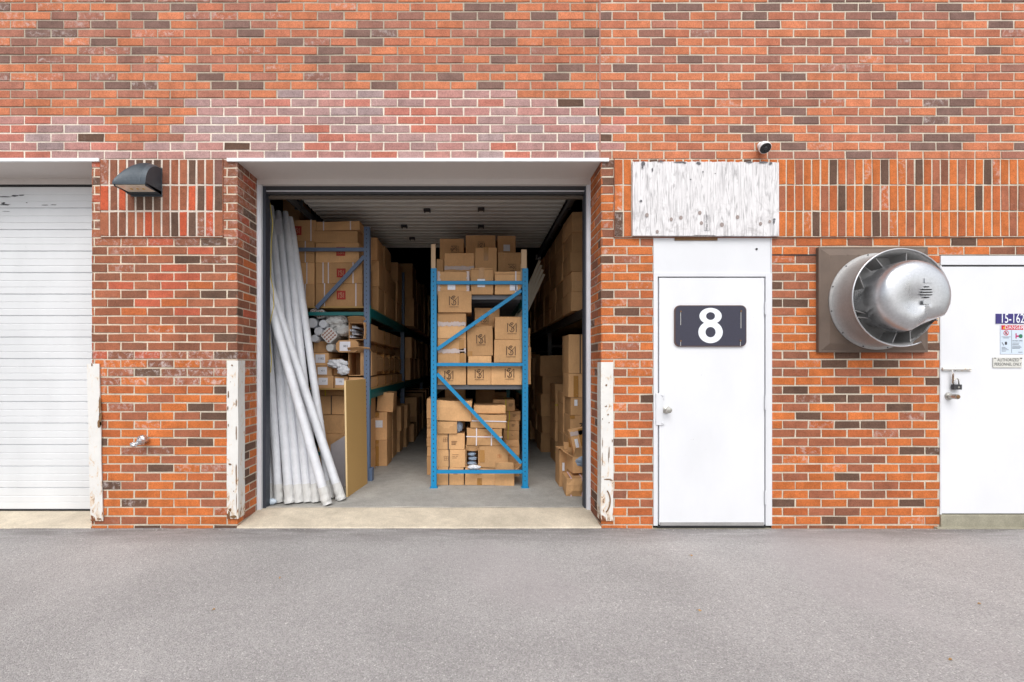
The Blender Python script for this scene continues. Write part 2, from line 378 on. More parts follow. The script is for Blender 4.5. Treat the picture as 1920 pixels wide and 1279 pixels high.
# ------------------------------------------------------------------ ground
def ground():
    mb = MB(); g = random.Random(3)
    xs = [-60, -20, -8] + [-5.2 + 0.04 * i for i in range(330)] + [9, 20, 60]
    rows = []
    for yy in (0, 1, 2, 3):
        row = []
        for x in xs:
            if yy == 0:
                y = -0.006 + 0.014 * noise.noise(Vector((x * 3.1, 0, 0))) - 0.022 * abs(noise.noise(Vector((x * 17, 4, 0)))) - (0.015 if 1.5 < x < 4.1 else 0); z = 0.0
            elif yy == 1: y, z = -0.05 + 0.01 * g.random(), 0.0 
            elif yy == 2: y, z = -0.35, 0.0
            else: y, z = -60.0, 0.0
            row.append(mb.vert((x, y, z)))
        rows.append(row)
    for a in range(3):
        for i in range(len(xs) - 1): mb.face((rows[a][i], rows[a + 1][i], rows[a + 1][i + 1], rows[a][i + 1]))
    tag(mb.build('asphalt_pavement', M['asphalt']), kind='structure', label='grey speckled asphalt in front of the brick wall')
    mb = MB(); mb.box(-60, 60, -0.16, 60, -0.3, -0.006)
    tag(mb.build('ground', M['curb']), kind='structure', label='concrete footing showing between wall and asphalt')
ground()

def sill(x0, x1, name, label, z1=0.045):
    mb = MB(); n = 60
    A = []; B = []; C = []
    for i in range(n + 1):
        x = x0 + (x1 - x0) * i / n
        A.append(mb.vert((x, -0.012 - 0.008 * abs(noise.noise(Vector((x * 9, 1, 0)))), -0.005))); B.append(mb.vert((x, -0.004, 0.012 + 0.004 * noise.noise(Vector((x * 12, 0, 0)))))); C.append(mb.vert((x, 0.40, z1)))
    for i in range(n): mb.face((A[i], A[i + 1], B[i + 1], B[i])); mb.face((B[i], B[i + 1], C[i + 1], C[i]))
    return tag(mb.build(name, M['sill']), kind='structure', label=label)
sill(PX(445), PX(1127), 'concrete_sill', 'cream concrete threshold sloping up into the open bay')
sill(PX(-510), PX(172), 'concrete_sill', 'cream concrete threshold under the closed white garage door', 0.035)
FZ = 0.04
mb = MB(); mb.box(-2.75, 2.35, 0.40, 13, -0.2, FZ)
tag(mb.build('floor', M['floor']), kind='structure', label='grey concrete warehouse floor between the racks')

# ------------------------------------------------------------------ the building
BLD = empty('brick_building', (0, 0, 0), 'red and orange brick industrial building front with two loading bays and white steel doors', 'building')
J = 0.0125
ROWH = 0.0742; V0 = 0.02555; TOP = V0 + 42 * ROWH; SOLB = V0 + 33 * ROWH
OR = (0.540, 0.155, 0.044); OR2 = (0.440, 0.122, 0.042); MID = (0.345, 0.120, 0.064); BRN = (0.250, 0.100, 0.060); DRK = (0.128, 0.072, 0.050)
PK = [(0.47, 0.235, 0.205), (0.42, 0.265, 0.25), (0.52, 0.20, 0.155), (0.38, 0.275, 0.27), (0.50, 0.175, 0.125), (0.45, 0.225, 0.20), (0.44, 0.25, 0.23), (0.40, 0.25, 0.235)]
def pick(g, table):
    t = g.random() * sum(w for w, c in table)
    for wt, c in table:
        t -= wt
        if t <= 0: return c
    return table[-1][1]
def zone(u, v, g):
    px = CX + u * S; py = CY - (v - CH) * S; eff = 0.0
    up = v > TOP
    if up:
        rep = (py > 211 and px < 1190 and not (215 < px < 330 and py < 262) and not (215 < px < 290 and py < 280)) or (163 < py <= 211 and 345 < px < 1122 and (py > 178 or 510 < px < 970))
        if px > 1125 and g.random() < 0.5: rep = False
        if rep:
            c = g.choice(PK); mo = (0.78, 0.70, 0.60); eff = 0.0
            if g.random() < 0.04: c = DRK
        else:
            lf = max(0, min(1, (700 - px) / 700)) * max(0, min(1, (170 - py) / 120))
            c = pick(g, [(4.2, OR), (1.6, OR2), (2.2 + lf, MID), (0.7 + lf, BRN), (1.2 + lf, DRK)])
            c = tuple(a * 0.82 + b * 0.18 for a, b in zip(c, (0.56, 0.34, 0.32)))
            mo = (0.45, 0.39, 0.31) if px < 1125 else (0.62, 0.55, 0.45)
            eff = (0.55 if g.random() < 0.35 * lf + 0.05 else 0.0)
    else:
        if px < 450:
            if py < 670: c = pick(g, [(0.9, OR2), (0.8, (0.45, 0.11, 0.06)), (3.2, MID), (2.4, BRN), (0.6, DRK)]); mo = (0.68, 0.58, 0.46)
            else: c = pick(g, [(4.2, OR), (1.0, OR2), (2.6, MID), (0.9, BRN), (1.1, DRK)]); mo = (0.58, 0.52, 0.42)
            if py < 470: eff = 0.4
        else:
            c = pick(g, [(4.4, OR), (1.6, OR2), (2.4, MID), (0.8, BRN), (1.4, DRK)]); mo = (0.60, 0.53, 0.43)
            if px < 1225 and py < 700: c = tuple(a * 0.9 + b * 0.1 for a, b in zip(c, MID)); eff = 0.45 if g.random() < 0.35 else 0
        if g.random() < 0.05: eff = 0.5
        if 660 < py < 720 and px < 450: eff = 0.7
    k = 0.90 + 0.2 * g.random()
    return tuple(min(1, a * k) for a in c), eff, mo

def bricks(mb, mapf, u0, u1, v0, v1, period, phase, rowh=ROWH, vorg=V0, holes=(), zf=zone, seed=1, flip=False, uv=None, J=J):
    g = random.Random(seed); r0 = math.floor((v0 - vorg) / rowh + 1e-4); r1 = math.ceil((v1 - vorg) / rowh - 1e-4)
    def quad(a, b, c, d, m):
        ids = (a, b, c, d) if not flip else (d, c, b, a); mb.face(ids, m)
    for r in range(r0, r1):
        va, vb = max(v0, vorg + r * rowh), min(v1, vorg + (r + 1) * rowh)
        if vb - va < 0.012: continue
        ph = phase[r % 2]; n0 = math.floor((u0 - ph) / period)
        segs = [(u0, u1)]
        for (a, b, c, d) in holes:
            ov = min(vb, d) - max(va, c)
            if ov > 0.5 * (vb - va):
                ns = []
                for s0, s1 in segs:
                    if b <= s0 or a >= s1: ns.append((s0, s1)); continue
                    if a > s0: ns.append((s0, a))
                    if b < s1: ns.append((b, s1))
                segs = ns
        for s0, s1 in segs:
            n = math.floor((s0 - ph) / period + 1e-6)
            while ph + n * period < s1 - 1e-5:
                a, b = max(s0, ph + n * period), min(s1, ph + (n + 1) * period); n += 1
                if b - a < 0.004: continue
                uc, vc = ((a + b) / 2, (va + vb) / 2) if uv is None else (uv, (va + vb) / 2)
                c, eff, mo = zf(uc, vc, g)
                mb.cur = mo + (0,)
                q = [mb.vert(mapf(x, y, -0.0045)) for x, y in ((a, va), (b, va), (b, vb), (a, vb))]; quad(*q, 1)
                ja = J / 2 if a > s0 + 1e-6 else 0.0; jb = J / 2 if b < s1 - 1e-6 else 0.0
                jj = lambda: (g.random() - 0.5) * 0.0046
                x0, x1, y0, y1 = a + ja, b - jb, va + J / 2, vb - J / 2
                if x1 - x0 < 0.008: continue
                mb.cur = c + (eff,)
                wj = (g.random() - 0.5) * 0.0036; e = 0.0022
                P = [(x0 + jj(), y0 + jj()), (x1 + jj(), y0 + jj()), (x1 + jj(), y1 + jj()), (x0 + jj(), y1 + jj())]
                s = [(1, 1), (-1, 1), (-1, -1), (1, -1)]
                f = [mb.vert(mapf(p[0] + t[0] * e, p[1] + t[1] * e, wj)) for p, t in zip(P, s)]
                m_ = [mb.vert(mapf(p[0], p[1], wj - 0.0022)) for p in P]
                bk = [mb.vert(mapf(p[0], p[1], -0.012)) for p in P]
                quad(*f, 0)
                for i in range(4):
                    j = (i + 1) % 4
                    quad(m_[i], m_[j], f[j], f[i], 0); quad(bk[i], bk[j], m_[j], m_[i], 0)

front = lambda u, v, w: (u, -w, v)
XL, XR, ZT = -5.6, 8.0, 5.3
LB0, LB1 = PX(-510), PX(172); MO0, MO1 = PX(445), PX(1127)
D80, D81, DR0, DR1 = PX(1225), PX(1447), PX(1762), PX(1986)
PL, PRr = 0.2265, 0.2210
wm = MB()
cj = PX(1125)
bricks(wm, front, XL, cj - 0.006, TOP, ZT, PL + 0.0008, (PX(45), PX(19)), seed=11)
bricks(wm, front, cj + 0.006, XR, TOP, ZT, PRr, (PX(1148), PX(1172.5)), seed=12)
bricks(wm, front, LB1, MO0, -0.05, TOP, PL, (PX(226), PX(251)), holes=[(PX(190), PX(418), SOLB, 9)], seed=13)
bricks(wm, front, MO1, XR, -0.05, TOP, PRr, (PX(1200), PX(1176)), holes=[(PX(1152), XR + 1, SOLB, 9), (D80, D81, -1, SOLB), (DR0, DR1, -1, PZ(480))], seed=14)
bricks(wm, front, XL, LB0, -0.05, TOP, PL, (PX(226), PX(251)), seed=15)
RD = 0.372
# reveals of the openings
bricks(wm, lambda u, v, w: (MO0 + w, u, v), 0.0, RD, -0.02, TOP, 0.2265, (0.0 + 0.1, 0.1 + 0.113), seed=16, uv=-2.02, flip=False)
bricks(wm, lambda u, v, w: (MO1 - w, u, v), 0.0, RD, -0.02, TOP, 0.2265, (0.1, 0.213), seed=17, uv=1.1, flip=True)
bricks(wm, lambda u, v, w: (LB1 - w, u, v), 0.0, RD, -0.02, TOP, 0.2265, (0.1, 0.213), seed=18, uv=-3.2, flip=True)
bricks(wm, lambda u, v, w: (LB0 + w, u, v), 0.0, RD, -0.02, TOP, 0.2265, (0.1, 0.213), seed=19, uv=-3.2)
wm.build('wall', [M['brick'], M['mortar']], BLD, col=True)
sm = MB(); solf = lambda u, v, w: (u, -w - 0.010, v)
SH = (TOP - SOLB) / 3
def szone(u, v, g):
    px = CX + u * S
    if px < 450: c = pick(g, [(0.9, (0.50, 0.10, 0.045)), (2.6, MID), (2.6, BRN), (1.0, DRK), (0.8, (0.20, 0.10, 0.08))]); mo = (0.66, 0.58, 0.50)
    else: c = pick(g, [(5.6, OR), (1.4, OR2), (1.9, MID), (0.4, BRN), (1.5, DRK)]); mo = (0.62, 0.56, 0.46)
    k = 0.9 + 0.2 * g.random(); return tuple(a * k for a in c), (0.6 if g.random() < 0.05 else 0.0), mo
bricks(sm, solf, PX(190), PX(418), SOLB + 0.004, TOP, 16.3 / S, (PX(190), PX(190)), SH, SOLB, zf=szone, seed=21, J=0.0165)
bricks(sm, solf, PX(1152), XR, SOLB + 0.004, TOP, 16.05 / S, (PX(1152), PX(1152)), SH, SOLB, zf=szone, seed=22)
for (a, b) in ((PX(190), PX(418)), (PX(1152), XR)):   # returns at the bottom and the ends of the projecting panels
    sm.cur = (0.30, 0.12, 0.07, 0)
    sm.box(a, b, -0.009, 0.02, SOLB - 0.001, SOLB + 0.004); sm.box(a - 0.004, a, -0.009, 0.02, SOLB, TOP); 
    if b < 5: sm.box(b, b + 0.004, -0.009, 0.02, SOLB, TOP)
sm.build('soldier_course', [M['brick'], M['mortar']], BLD, col=True)['label'] = 'projecting bands of upright bricks'
mb = MB(); mb.box(cj - 0.0062, cj + 0.0062, -0.001, 0.01, TOP, ZT); mb.build('control_joint', M['joint'], BLD)
# solid wall behind, roof, inner shell
mb = MB()
YB = 0.013
for (a, b, c, d) in ((XL, LB0 - .0, 0, TOP), (LB1 + .0, MO0 - .0, 0, TOP), (MO1 + .0, D80 - .02, 0, TOP), (D80 - .02, D81 + .02, SOLB + 0.03, TOP), (D81 + .02, DR0 - .02, 0, TOP), (DR0 - .02, DR1 + .02, PZ(478), TOP), (DR1 + .02, XR, 0, TOP), (XL, XR, TOP, ZT)):
    mb.box(a + 0.013, b - 0.013, YB, 0.365, c, d)
mb.box(-2.80, MO0 - 0.0, 0.366, 0.42, 0, 5); mb.box(MO1, 2.40, 0.366, 0.42, 0, 5); mb.box(MO0 - .01, MO1 + .01, 0.385, 0.42, 3.16, 5)
mb.box(-2.87, -2.75, 0.42, 13, 0, 5); mb.box(2.35, 2.47, 0.42, 13, 0, 5); mb.box(-2.87, 2.47, 13, 13.12, 0, 5)
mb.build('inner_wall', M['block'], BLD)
mb = MB(); mb.box(XL, XR, 0.02, 13.2, ZT - 0.0, ZT + 0.2); mb.box(-2.9, 2.5, 0.45, 13.0, 5.0, 5.1)
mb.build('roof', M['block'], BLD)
# soffits and flashing
for (a, b, e0, e1) in ((MO0, MO1, PX(427), PX(1141)), (LB0, LB1, LB0 - 0.08, PX(188))):
    mb = MB(); mb.box(a + 0.001, b - 0.001, 0.004, RD + 0.01, TOP - 0.022, TOP + 0.01); mb.box(a + 0.001, b - 0.001, RD - 0.03, RD + 0.012, TOP - 0.075, TOP - 0.022)
    for i in range(5): mb.cyl((a + (b - a) * (i + .5) / 5, RD - 0.034, TOP - 0.05), (a + (b - a) * (i + .5) / 5, RD - 0.030, TOP - 0.05), 0.005, n=6)
    so = mb.build('soffit', M['soffit'], BLD)
    mb = MB(); n = 40
    T = []; 
    for i in range(n):
        xa = e0 + (e1 - e0) * i / n; xb = e0 + (e1 - e0) * (i + 1) / n; w0 = 0.0014 * noise.noise(Vector((i * .7, 3, a)))
        mb.box(xa, xb, -0.016 + w0, 0.003, TOP - 0.024 + w0, TOP + 0.004 + w0)
    mb.build('drip_edge', M['drip'], BLD)

# garage doors: a ribbed sheet profile swept along X
def ribbed(y0, zlo, zhi, x0, x1, per=0.2, amp=0.007):
    prof = []; z = zlo
    while z < zhi - 1e-6:
        b = z
        for dz, dy in ((0.000, 0.010), (0.004, 0.010), (0.008, 0.0), (0.060, 0.0), (0.063, amp * .45), (0.067, amp * .45), (0.070, 0.0), (0.122, 0.0), (0.125, amp * .45), (0.129, amp * .45), (0.132, 0.0), (0.196, 0.0)):
            if b + dz < zhi: prof.append((b + dz, dy))
        z = b + per
    prof.append((zhi, 0.0)); return prof
oy = 0.345
mb = MB()
pr = ribbed(oy, 0.045, TOP - 0.10, LB0, LB1)
A = [(mb.vert((LB0, oy + dy, z)), mb.vert((LB1 + 0.0, oy + dy, z))) for z, dy in pr]
for i in range(len(A) - 1): mb.face((A[i][0], A[i][1], A[i + 1][1], A[i + 1][0]))
mb.box(LB0, LB1, oy + 0.012, oy + 0.035, 0.045, TOP - 0.10)
q = MB(); g = random.Random(6)
for (px, py, w_, h_) in ((8, 369, 14, 1.2), (28, 367, 9, 1.8), (40, 366, 6, 1.4), (10, 384, 12, 1.4), (84, 384.5, 9, .7), (100, 384, 7, .8), (50, 380, 2, 1), (12, 396.5, 8, .5), (6, 381, 5, 2)):
    xx, zz = (px - CX) / S * 1.09, CH + (CY - py) / S * 1.09
    q.poly([(xx + w_ / S * (.6 + .6 * g.random()) * math.cos(a), oy - .0015, zz + h_ / S * (.6 + .6 * g.random()) * math.sin(a)) for a in [2 * math.pi * j / 12 for j in range(12)]])
od = mb.build('overhead_door', M['ohd'], BLD); od['label'] = 'closed white ribbed garage door'
mb = MB(); mb.box(LB0, LB1, oy - 0.004, oy + 0.03, 0.034, 0.046); mb.box(LB0, LB1, oy - 0.0, oy + 0.04, TOP - 0.1, TOP - 0.076); mb.build('weather_seal', M['dark'], od); q.build('paint_scrape', M['steelk'], od)['kind'] = 'stuff'
# open door overhead, seen from below
mb = MB(); yz = []
for i in range(9):
    t = R(90 * i / 8); yz.append((0.47 + 0.28 * (1 - math.cos(t)), 3.02 + 0.28 * math.sin(t)))
path = [(0.47, 2.99)] + yz
y = 0.75
while y < 3.34:
    for dy, dz in ((0.0, 0.0), (0.080, 0.0), (0.100, 0.030), (0.120, 0.030), (0.130, 0.0)): path.append((y + 0.003 + dy, 3.30 + dz))
    y += 0.135
A = [(mb.vert((-2.0, p[0], p[1])), mb.vert((1.06, p[0], p[1]))) for p in path]
for i in range(len(A) - 1): mb.face((A[i][0], A[i + 1][0], A[i + 1][1], A[i][1]))
mb.box(-2.0, 1.06, 0.76, 3.36, 3.315, 3.345)
oo = mb.build('overhead_door', M['ohin'], BLD); oo['label'] = 'cream ribbed garage door rolled open under the ceiling'
for (px, py) in ((801, 393), (902, 391), (758, 423), (902, 423), (773, 446), (902, 448)):
    k = (3.295 - CH) * S / (CY - py); xx = WX(px, k); yy = KY(k)
    mb = MB(); mb.box(xx - 0.035, xx + 0.035, yy - 0.04, yy + 0.04, 3.28, 3.297); mb.box(xx - 0.04, xx - 0.025, yy - 0.045, yy + 0.03, 3.262, 3.295); mb.box(xx + 0.025, xx + 0.04, yy - 0.045, yy + 0.03, 3.262, 3.295)
    mb.build('hinge', M['steelk'], oo)
mb = MB(); mb.box(-1.99, 1.055, 0.44, 0.466, 2.972, 2.998); mb.build('weather_seal', M['seal'], oo)
for sx in (-2.03, 1.075):
    mb = MB(); mb.box(sx - 0.02, sx + 0.02, 0.60, 3.6, 3.19, 3.25); mb.box(sx - 0.02, sx + 0.02, 0.60, 3.6, 3.185, 3.19); mb.box(sx - 0.045, sx - 0.03, .5, 3.6, 3.15, 3.2) if sx > 0 else mb.box(sx + 0.03, sx + 0.045, .5, 3.6, 3.15, 3.2)
    for yy in (1.3, 1.9, 2.5, 3.1): mb.box(sx - 0.03, sx + 0.06 if sx < 0 else sx + .03, yy, yy + 0.02, 3.17, 3.27); mb.box(sx - .01, sx + .01, yy, yy + .03, 3.25, 5.0)
    mb.build('door_track', M['steelk'], BLD)
    mb = MB(); mb.box(sx - 0.06, sx + 0.02, 3.58, 3.64, 3.14, 3.22); mb.build('track_bumper', M['alud'], BLD)
    mb = MB(); s_ = 1 if sx < 0 else -1; mb.box(sx + s_ * 0.0 - .02, sx + .1 * s_ + .02, 0.95, 0.99, 3.20, 3.255) if s_ > 0 else mb.box(sx - .14, sx + .02, 0.95, 0.99, 3.2, 3.255)
    mb.build('roller_bracket', M['alud'], BLD)
# jambs and header
for (a, b, c, d, nm) in ((MO0, MO0 + 0.034, MO0 + 0.034, MO0 + 0.062, 0), (MO1 - 0.034, MO1, MO1 - 0.046, MO1 - 0.034, 1)):
    mb = MB(); mb.box(a, b, RD - 0.02, RD + 0.05, 0.03, 3.10); 
    mb.box((a if nm == 0 else b - .008), (a + .008 if nm == 0 else b), RD - 0.035, RD - 0.02, 0.03, 3.10)
    for i in range(11): mb.cyl((a + 0.017, RD - 0.024, 0.15 + i * 0.28), (a + 0.017, RD - 0.020, 0.15 + i * 0.28), 0.005, n=6)
    mb.build('door_jamb', M['jamb'], BLD)
    mb = MB(); mb.box(c, d, RD + 0.01, RD + 0.10, 0.045, 3.07); mb.build('jamb_seal', M['navy'], BLD)
mb = MB(); mb.box(MO0 + .034, MO1 - .034, RD + 0.015, RD + 0.06, 3.035, TOP - 0.06); mb.box(MO0 + .034, MO1 - .034, RD + 0.03, RD + 0.055, 3.0, 3.02)
mb.build('door_header', M['steelk'], BLD)
mb = MB(); mb.box(MO0 + .034, MO1 - .034, RD + 0.02, RD + 0.05, 3.0215, 3.030); mb.build('header_strip', M['jamb'], BLD)

# white steel door number 8
mb = MB()
z_tr = PZ(512)
mb.box(D80, PX(1233), -0.006, 0.10, 0.02, z_tr); mb.box(PX(1435), D81, -0.006, 0.10, 0.02, z_tr)
mb.box(PX(1233), PX(1435), -0.006, 0.10, PZ(519), z_tr)
mb.box(D80 + 0.002, D81 - 0.002, 0.004, 0.06, z_tr, SOLB + 0.006)
mb.box(D80, D80 + .006, -0.004, 0.05, z_tr, SOLB); mb.box(D81 - .006, D81, -0.004, 0.05, z_tr, SOLB)
fr = mb.build('door_frame', M['white2'], BLD, bevel=0.002)
mb = MB(); mb.box(PX(1236), PX(1433), -0.001, 0.04, PZ(984), PZ(521))
dr = mb.build('door', M['white'], BLD, bevel=0.002); dr['label'] = 'white steel personnel door carrying the figure 8 plate'
mb = MB(); mb.box(PX(1237), PX(1431), -0.008, -0.002, PZ(985), PZ(979)); mb.build('door_sweep', M['alud'], dr)
mb = MB(); mb.box(PX(1233), PX(1435), 0.0, 0.10, 0.001, PZ(984.5)); mb.build('threshold', M['dark'], dr)
for (a, b) in ((567, 590), (742, 768), (920, 945)):
    mb = MB(); mb.cyl((PX(1434), -0.010, PZ(b)), (PX(1434), -0.010, PZ(a)), 0.0075, n=10); mb.build('hinge', M['white2'], dr)
mb = MB(); mb.box(PX(1229), PX(1242), -0.013, -0.008, PZ(797), PZ(737)); mb.box(PX(1229), PX(1245), -0.0125, -0.0085, PZ(748), PZ(738)); mb.box(PX(1229), PX(1245), -0.0125, -0.0085, PZ(796), PZ(786))
mb.cyl((PX(1241), -0.02, PZ(741)), (PX(1241), -0.012, PZ(741)), 0.008); mb.cyl((PX(1241), -0.02, PZ(793)), (PX(1241), -0.012, PZ(793)), 0.008)
mb.build('latch_guard', M['white2'], dr, bevel=0.001)
def knob(c, parent, r=0.027, L=0.065):
    mb = MB(); mb.lathe([(0.034, 0), (0.034, 0.006), (0.02, 0.012), (0.012, 0.016), (0.012, L * 0.45), (r * 0.8, L * 0.6), (r, L * 0.75), (r * 0.9, L * 0.95), (r * 0.4, L), (0, L)], c, 24)
    return mb.build('door_knob', M['steel'], parent, smooth='auto')
knob((PX(1249), -0.001, PZ(768)), dr)
mb = MB()
for (a, b) in ((1281, 476), ): pass
mb = MB(); mb.box(DR0, PX(1986), -0.010, 0.08, PZ(497), PZ(480)); mb.box(DR0, DR0 + 0.014, -0.004, 0.08, 0.115, PZ(497)); mb.box(DR1 - .05, DR1, -0.004, 0.08, 0.115, PZ(497))
mb.build('door_frame', M['white2'], BLD, bevel=0.001)
mb = MB(); mb.box(DR0 + 0.016, DR1 - .052, 0.000, 0.05, PZ(963), PZ(500))
dr2 = mb.build('door', M['white'], BLD, bevel=0.002); dr2['label'] = 'white steel door with barrel bolt and warning signs at the right edge'
mb = MB(); mb.box(DR0 + .01, DR1 - .05, 0.01, 0.06, PZ(964.5), PZ(963)); mb.box(DR0 + .014, DR1 - .05, 0.01, 0.06, PZ(500), PZ(497)); mb.build('weather_seal', M['dark'], dr2)
mb = MB(); mb.box(DR0, DR1, -0.012, 0.10, 0.0, PZ(965)); mb.box(DR0 - 0.05, DR1 + .1, -0.03, 0.02, -0.02, 0.012)
mb.build('door_step', M['curb'], BLD, bevel=0.004)
mb = MB(); zb = PZ(692)
mb.box(PX(1765), PX(1782), -0.012, -0.002, zb - 0.017, zb + 0.014); mb.box(PX(1790), PX(1820), -0.008, -0.002, zb - 0.02, zb + 0.012)
mb.cyl((PX(1763), -0.017, zb), (PX(1816), -0.017, zb), 0.008, n=10)
mb.cyl((PX(1780.5), -0.017, zb), (PX(1780.5), -0.025, zb - 0.045), 0.004, n=8)
mb.build('barrel_bolt', M['guard'], dr2)
mb = MB(); c = (PX(1778), -0.0, PZ(743)); mb.lathe([(0.034, 0), (0.03, 0.012), (0.021, 0.014), (0.021, 0.075), (0.019, 0.078), (0.0, 0.078)], c, 20)
mb.build('door_knob', M['steel'], dr2, smooth='auto')
mb = MB(); c = (PX(1778), -0.079, PZ(743)); mb.lathe([(0.016, 0), (0.013, 0.004), (0, 0.004)], c, 16); mb.build('key_cylinder', M['rust'], dr2, smooth='auto')

# padlock hanging from the bolt
zp = PZ(725); xp = PX(1788)
org = (xp, -0.022, zp); mb = MB(); mb.box(xp - 0.034, xp + 0.034, -0.036, -0.010, zp - 0.024, zp + 0.02)
pad = tag(mb.build('padlock', M['steelk'], org=org, bevel=0.003), 'dark padlock hanging from the bolt on the right-hand white door', 'padlock')
mb = MB(); mb.tube([(xp - 0.024, -0.022, zp + 0.018), (xp - 0.024, -0.022, zp + 0.05), (xp - 0.014, -0.022, zp + 0.066), (xp + 0.004, -0.022, zp + 0.07), (xp + 0.018, -0.022, zp + 0.06), (xp + 0.022, -0.022, zp + 0.018)], 0.0045, 8); mb.build('shackle', M['steel'], pad, org, smooth=True)
mb = MB(); mb.lathe([(0.008, 0), (0.008, 0.003), (0, 0.003)], (xp + 0.004, -0.036, zp - 0.004), 12); mb.build('keyhole', M['steel'], pad, org)
# chain of rusted links beside it
mb = MB()
for i in range(4):
    zc = zb - 0.05 - i * 0.02; a = i * 90
    mb.tube([Vector((xp - 0.026 + 0.007 * math.cos(t) * (1 if i % 2 else .3), -0.02 + 0.007 * math.cos(t) * (.3 if i % 2 else 1), zc + 0.014 * math.sin(t))) for t in [2 * math.pi * j / 8 for j in range(9)]], 0.0028, 6)
tag(mb.build('chain', M['rust']), 'short rusty chain between the bolt and the padlock', 'chain')

# ------------------------------------------------------------------ corner guards
def guard(xa, xb, side, y0, y1, label, depth=0.10, tilt=0.0):
    org = ((xa + xb) / 2, -0.02, PZ(y1)); mb = MB(); n = 30; z0, z1 = PZ(y1), PZ(y0); g = random.Random(int(xa * 100))
    t = 0.009
    xs = xb if side > 0 else xa
    # outer outline of the angle (front flange + return along the reveal), swept upward with dents
    if side > 0: prof = [(xa, -0.004), (xa, -0.004 - t), (xb + t, -0.004 - t), (xb + t, depth), (xb + 0.002, depth), (xb + 0.002, -0.004)]
    else: prof = [(xb, -0.004), (xb, -0.004 - t), (xa - t, -0.004 - t), (xa - t, depth), (xa - 0.002, depth), (xa - 0.002, -0.004)]
    rings = []
    for i in range(n + 1):
        z = z0 + (z1 - z0) * i / n; dx = 0.004 * noise.noise(Vector((xa, 0, z * 3))) + tilt * (z - z0); dy = -0.003 * abs(noise.noise(Vector((xa, 5, z * 5))))
        rings.append([mb.vert((p[0] + dx, p[1] + dy, z)) for p in prof])
    m = len(prof)
    for i in range(n):
        for j in range(m):
            q = (rings[i][j], rings[i][(j + 1) % m], rings[i + 1][(j + 1) % m], rings[i + 1][j]); mb.face(q if side < 0 else q[::-1])
    mb.face(rings[0]); mb.face(rings[-1][::-1])
    # bare rust scars
    cxm = (xa + xb) / 2; wd = xb - xa
    def scar(cx, cz, w_, h_, nn=14, sd=0):
        gg = random.Random(sd); pts = []
        for i in range(nn):
            a = 2 * math.pi * i / nn; rr = 0.65 + 0.5 * gg.random(); pts.append((min(xb - .001, max(xa + .001, cx + w_ * rr * math.cos(a))), -0.0175, cz + h_ * rr * math.sin(a)))
        mb.poly(pts, 1)
    return label, scar, mb, org
o, sc, smb, og = guard(PX(174), PX(195), -1, 682, 976, 'white steel corner guard, narrowest, with a long rusty gouge beside the closed garage door', tilt=-0.022)
for i, (cx, cy, ww, hh) in enumerate(((192, 760, 2, 20), (193, 785, 3, 14), (191, 795, 4, 8), (176, 684, 3, 3), (192, 972, 4, 2))): sc(PX(cx) - 0.008, PZ(cy), ww / S, hh / S, sd=i)
tag(smb.build('corner_guard', [M['guard'], M['rust']], org=og), o, 'corner guard', 'steel corner guards on the bay corners')
o, sc, smb, og = guard(PX(427), PX(446), 1, 676, 972, 'white steel corner guard with heavily rusted foot at left side of the open bay')
for i, (cx, cy, ww, hh) in enumerate(((437, 685, 2, 1.5), (430, 740, 1.2, 8), (429, 765, 1, 5), (434, 716, .8, .8), (430, 797, 1, 3), (445, 755, 1, 8), (445, 812, 1.2, 16), (445, 890, 1.5, 22), (446, 940, 1.6, 20), (433, 870, 3, 2), (440, 968, 6, 3), (434, 955, 2, 4), (440, 920, .8, 1.4), (432, 955, .8, 3), (431, 962, 2, 6))): sc(PX(cx), PZ(cy), ww / S, hh / S, sd=10 + i)
tag(smb.build('corner_guard', [M['guard'], M['rust']], org=og), o, 'corner guard', 'steel corner guards on the bay corners')
o, sc, smb, og = guard(PX(1128), PX(1149), -1, 679, 976, 'white steel corner guard with curved rust gash at right side of the open bay')
for i, (cx, cy, ww, hh) in enumerate(((1136, 722, 2, 1.8), (1139, 777, 1.8, 1.8), (1141, 792, 1.1, 1.2), (1128.5, 785, 1, 1.5), (1135, 762, 2.4, .8), (1141, 848, .8, 12), (1140, 858, .6, 10), (1139, 898, 9, 1.2), (1145, 900, 3, 1), (1147, 826, 1.2, 3), (1128.5, 830, .9, 10), (1128.5, 860, .9, 12), (1130, 940, 1.2, 3), (1136, 760, .8, .8))): sc(PX(cx), PZ(cy), ww / S, hh / S, sd=30 + i)
pts = arc(1128, 938, 15, -62, 52, 14, rz=24)
L = [((p[0] - CX) / S, CH + (CY - (2 * 938 - p[1])) / S) for p in pts]
ribbon(smb, L, 0.011, 1, y=-0.0178)
tag(smb.build('corner_guard', [M['guard'], M['rust']], org=og), o, 'corner guard', 'steel corner guards on the bay corners')

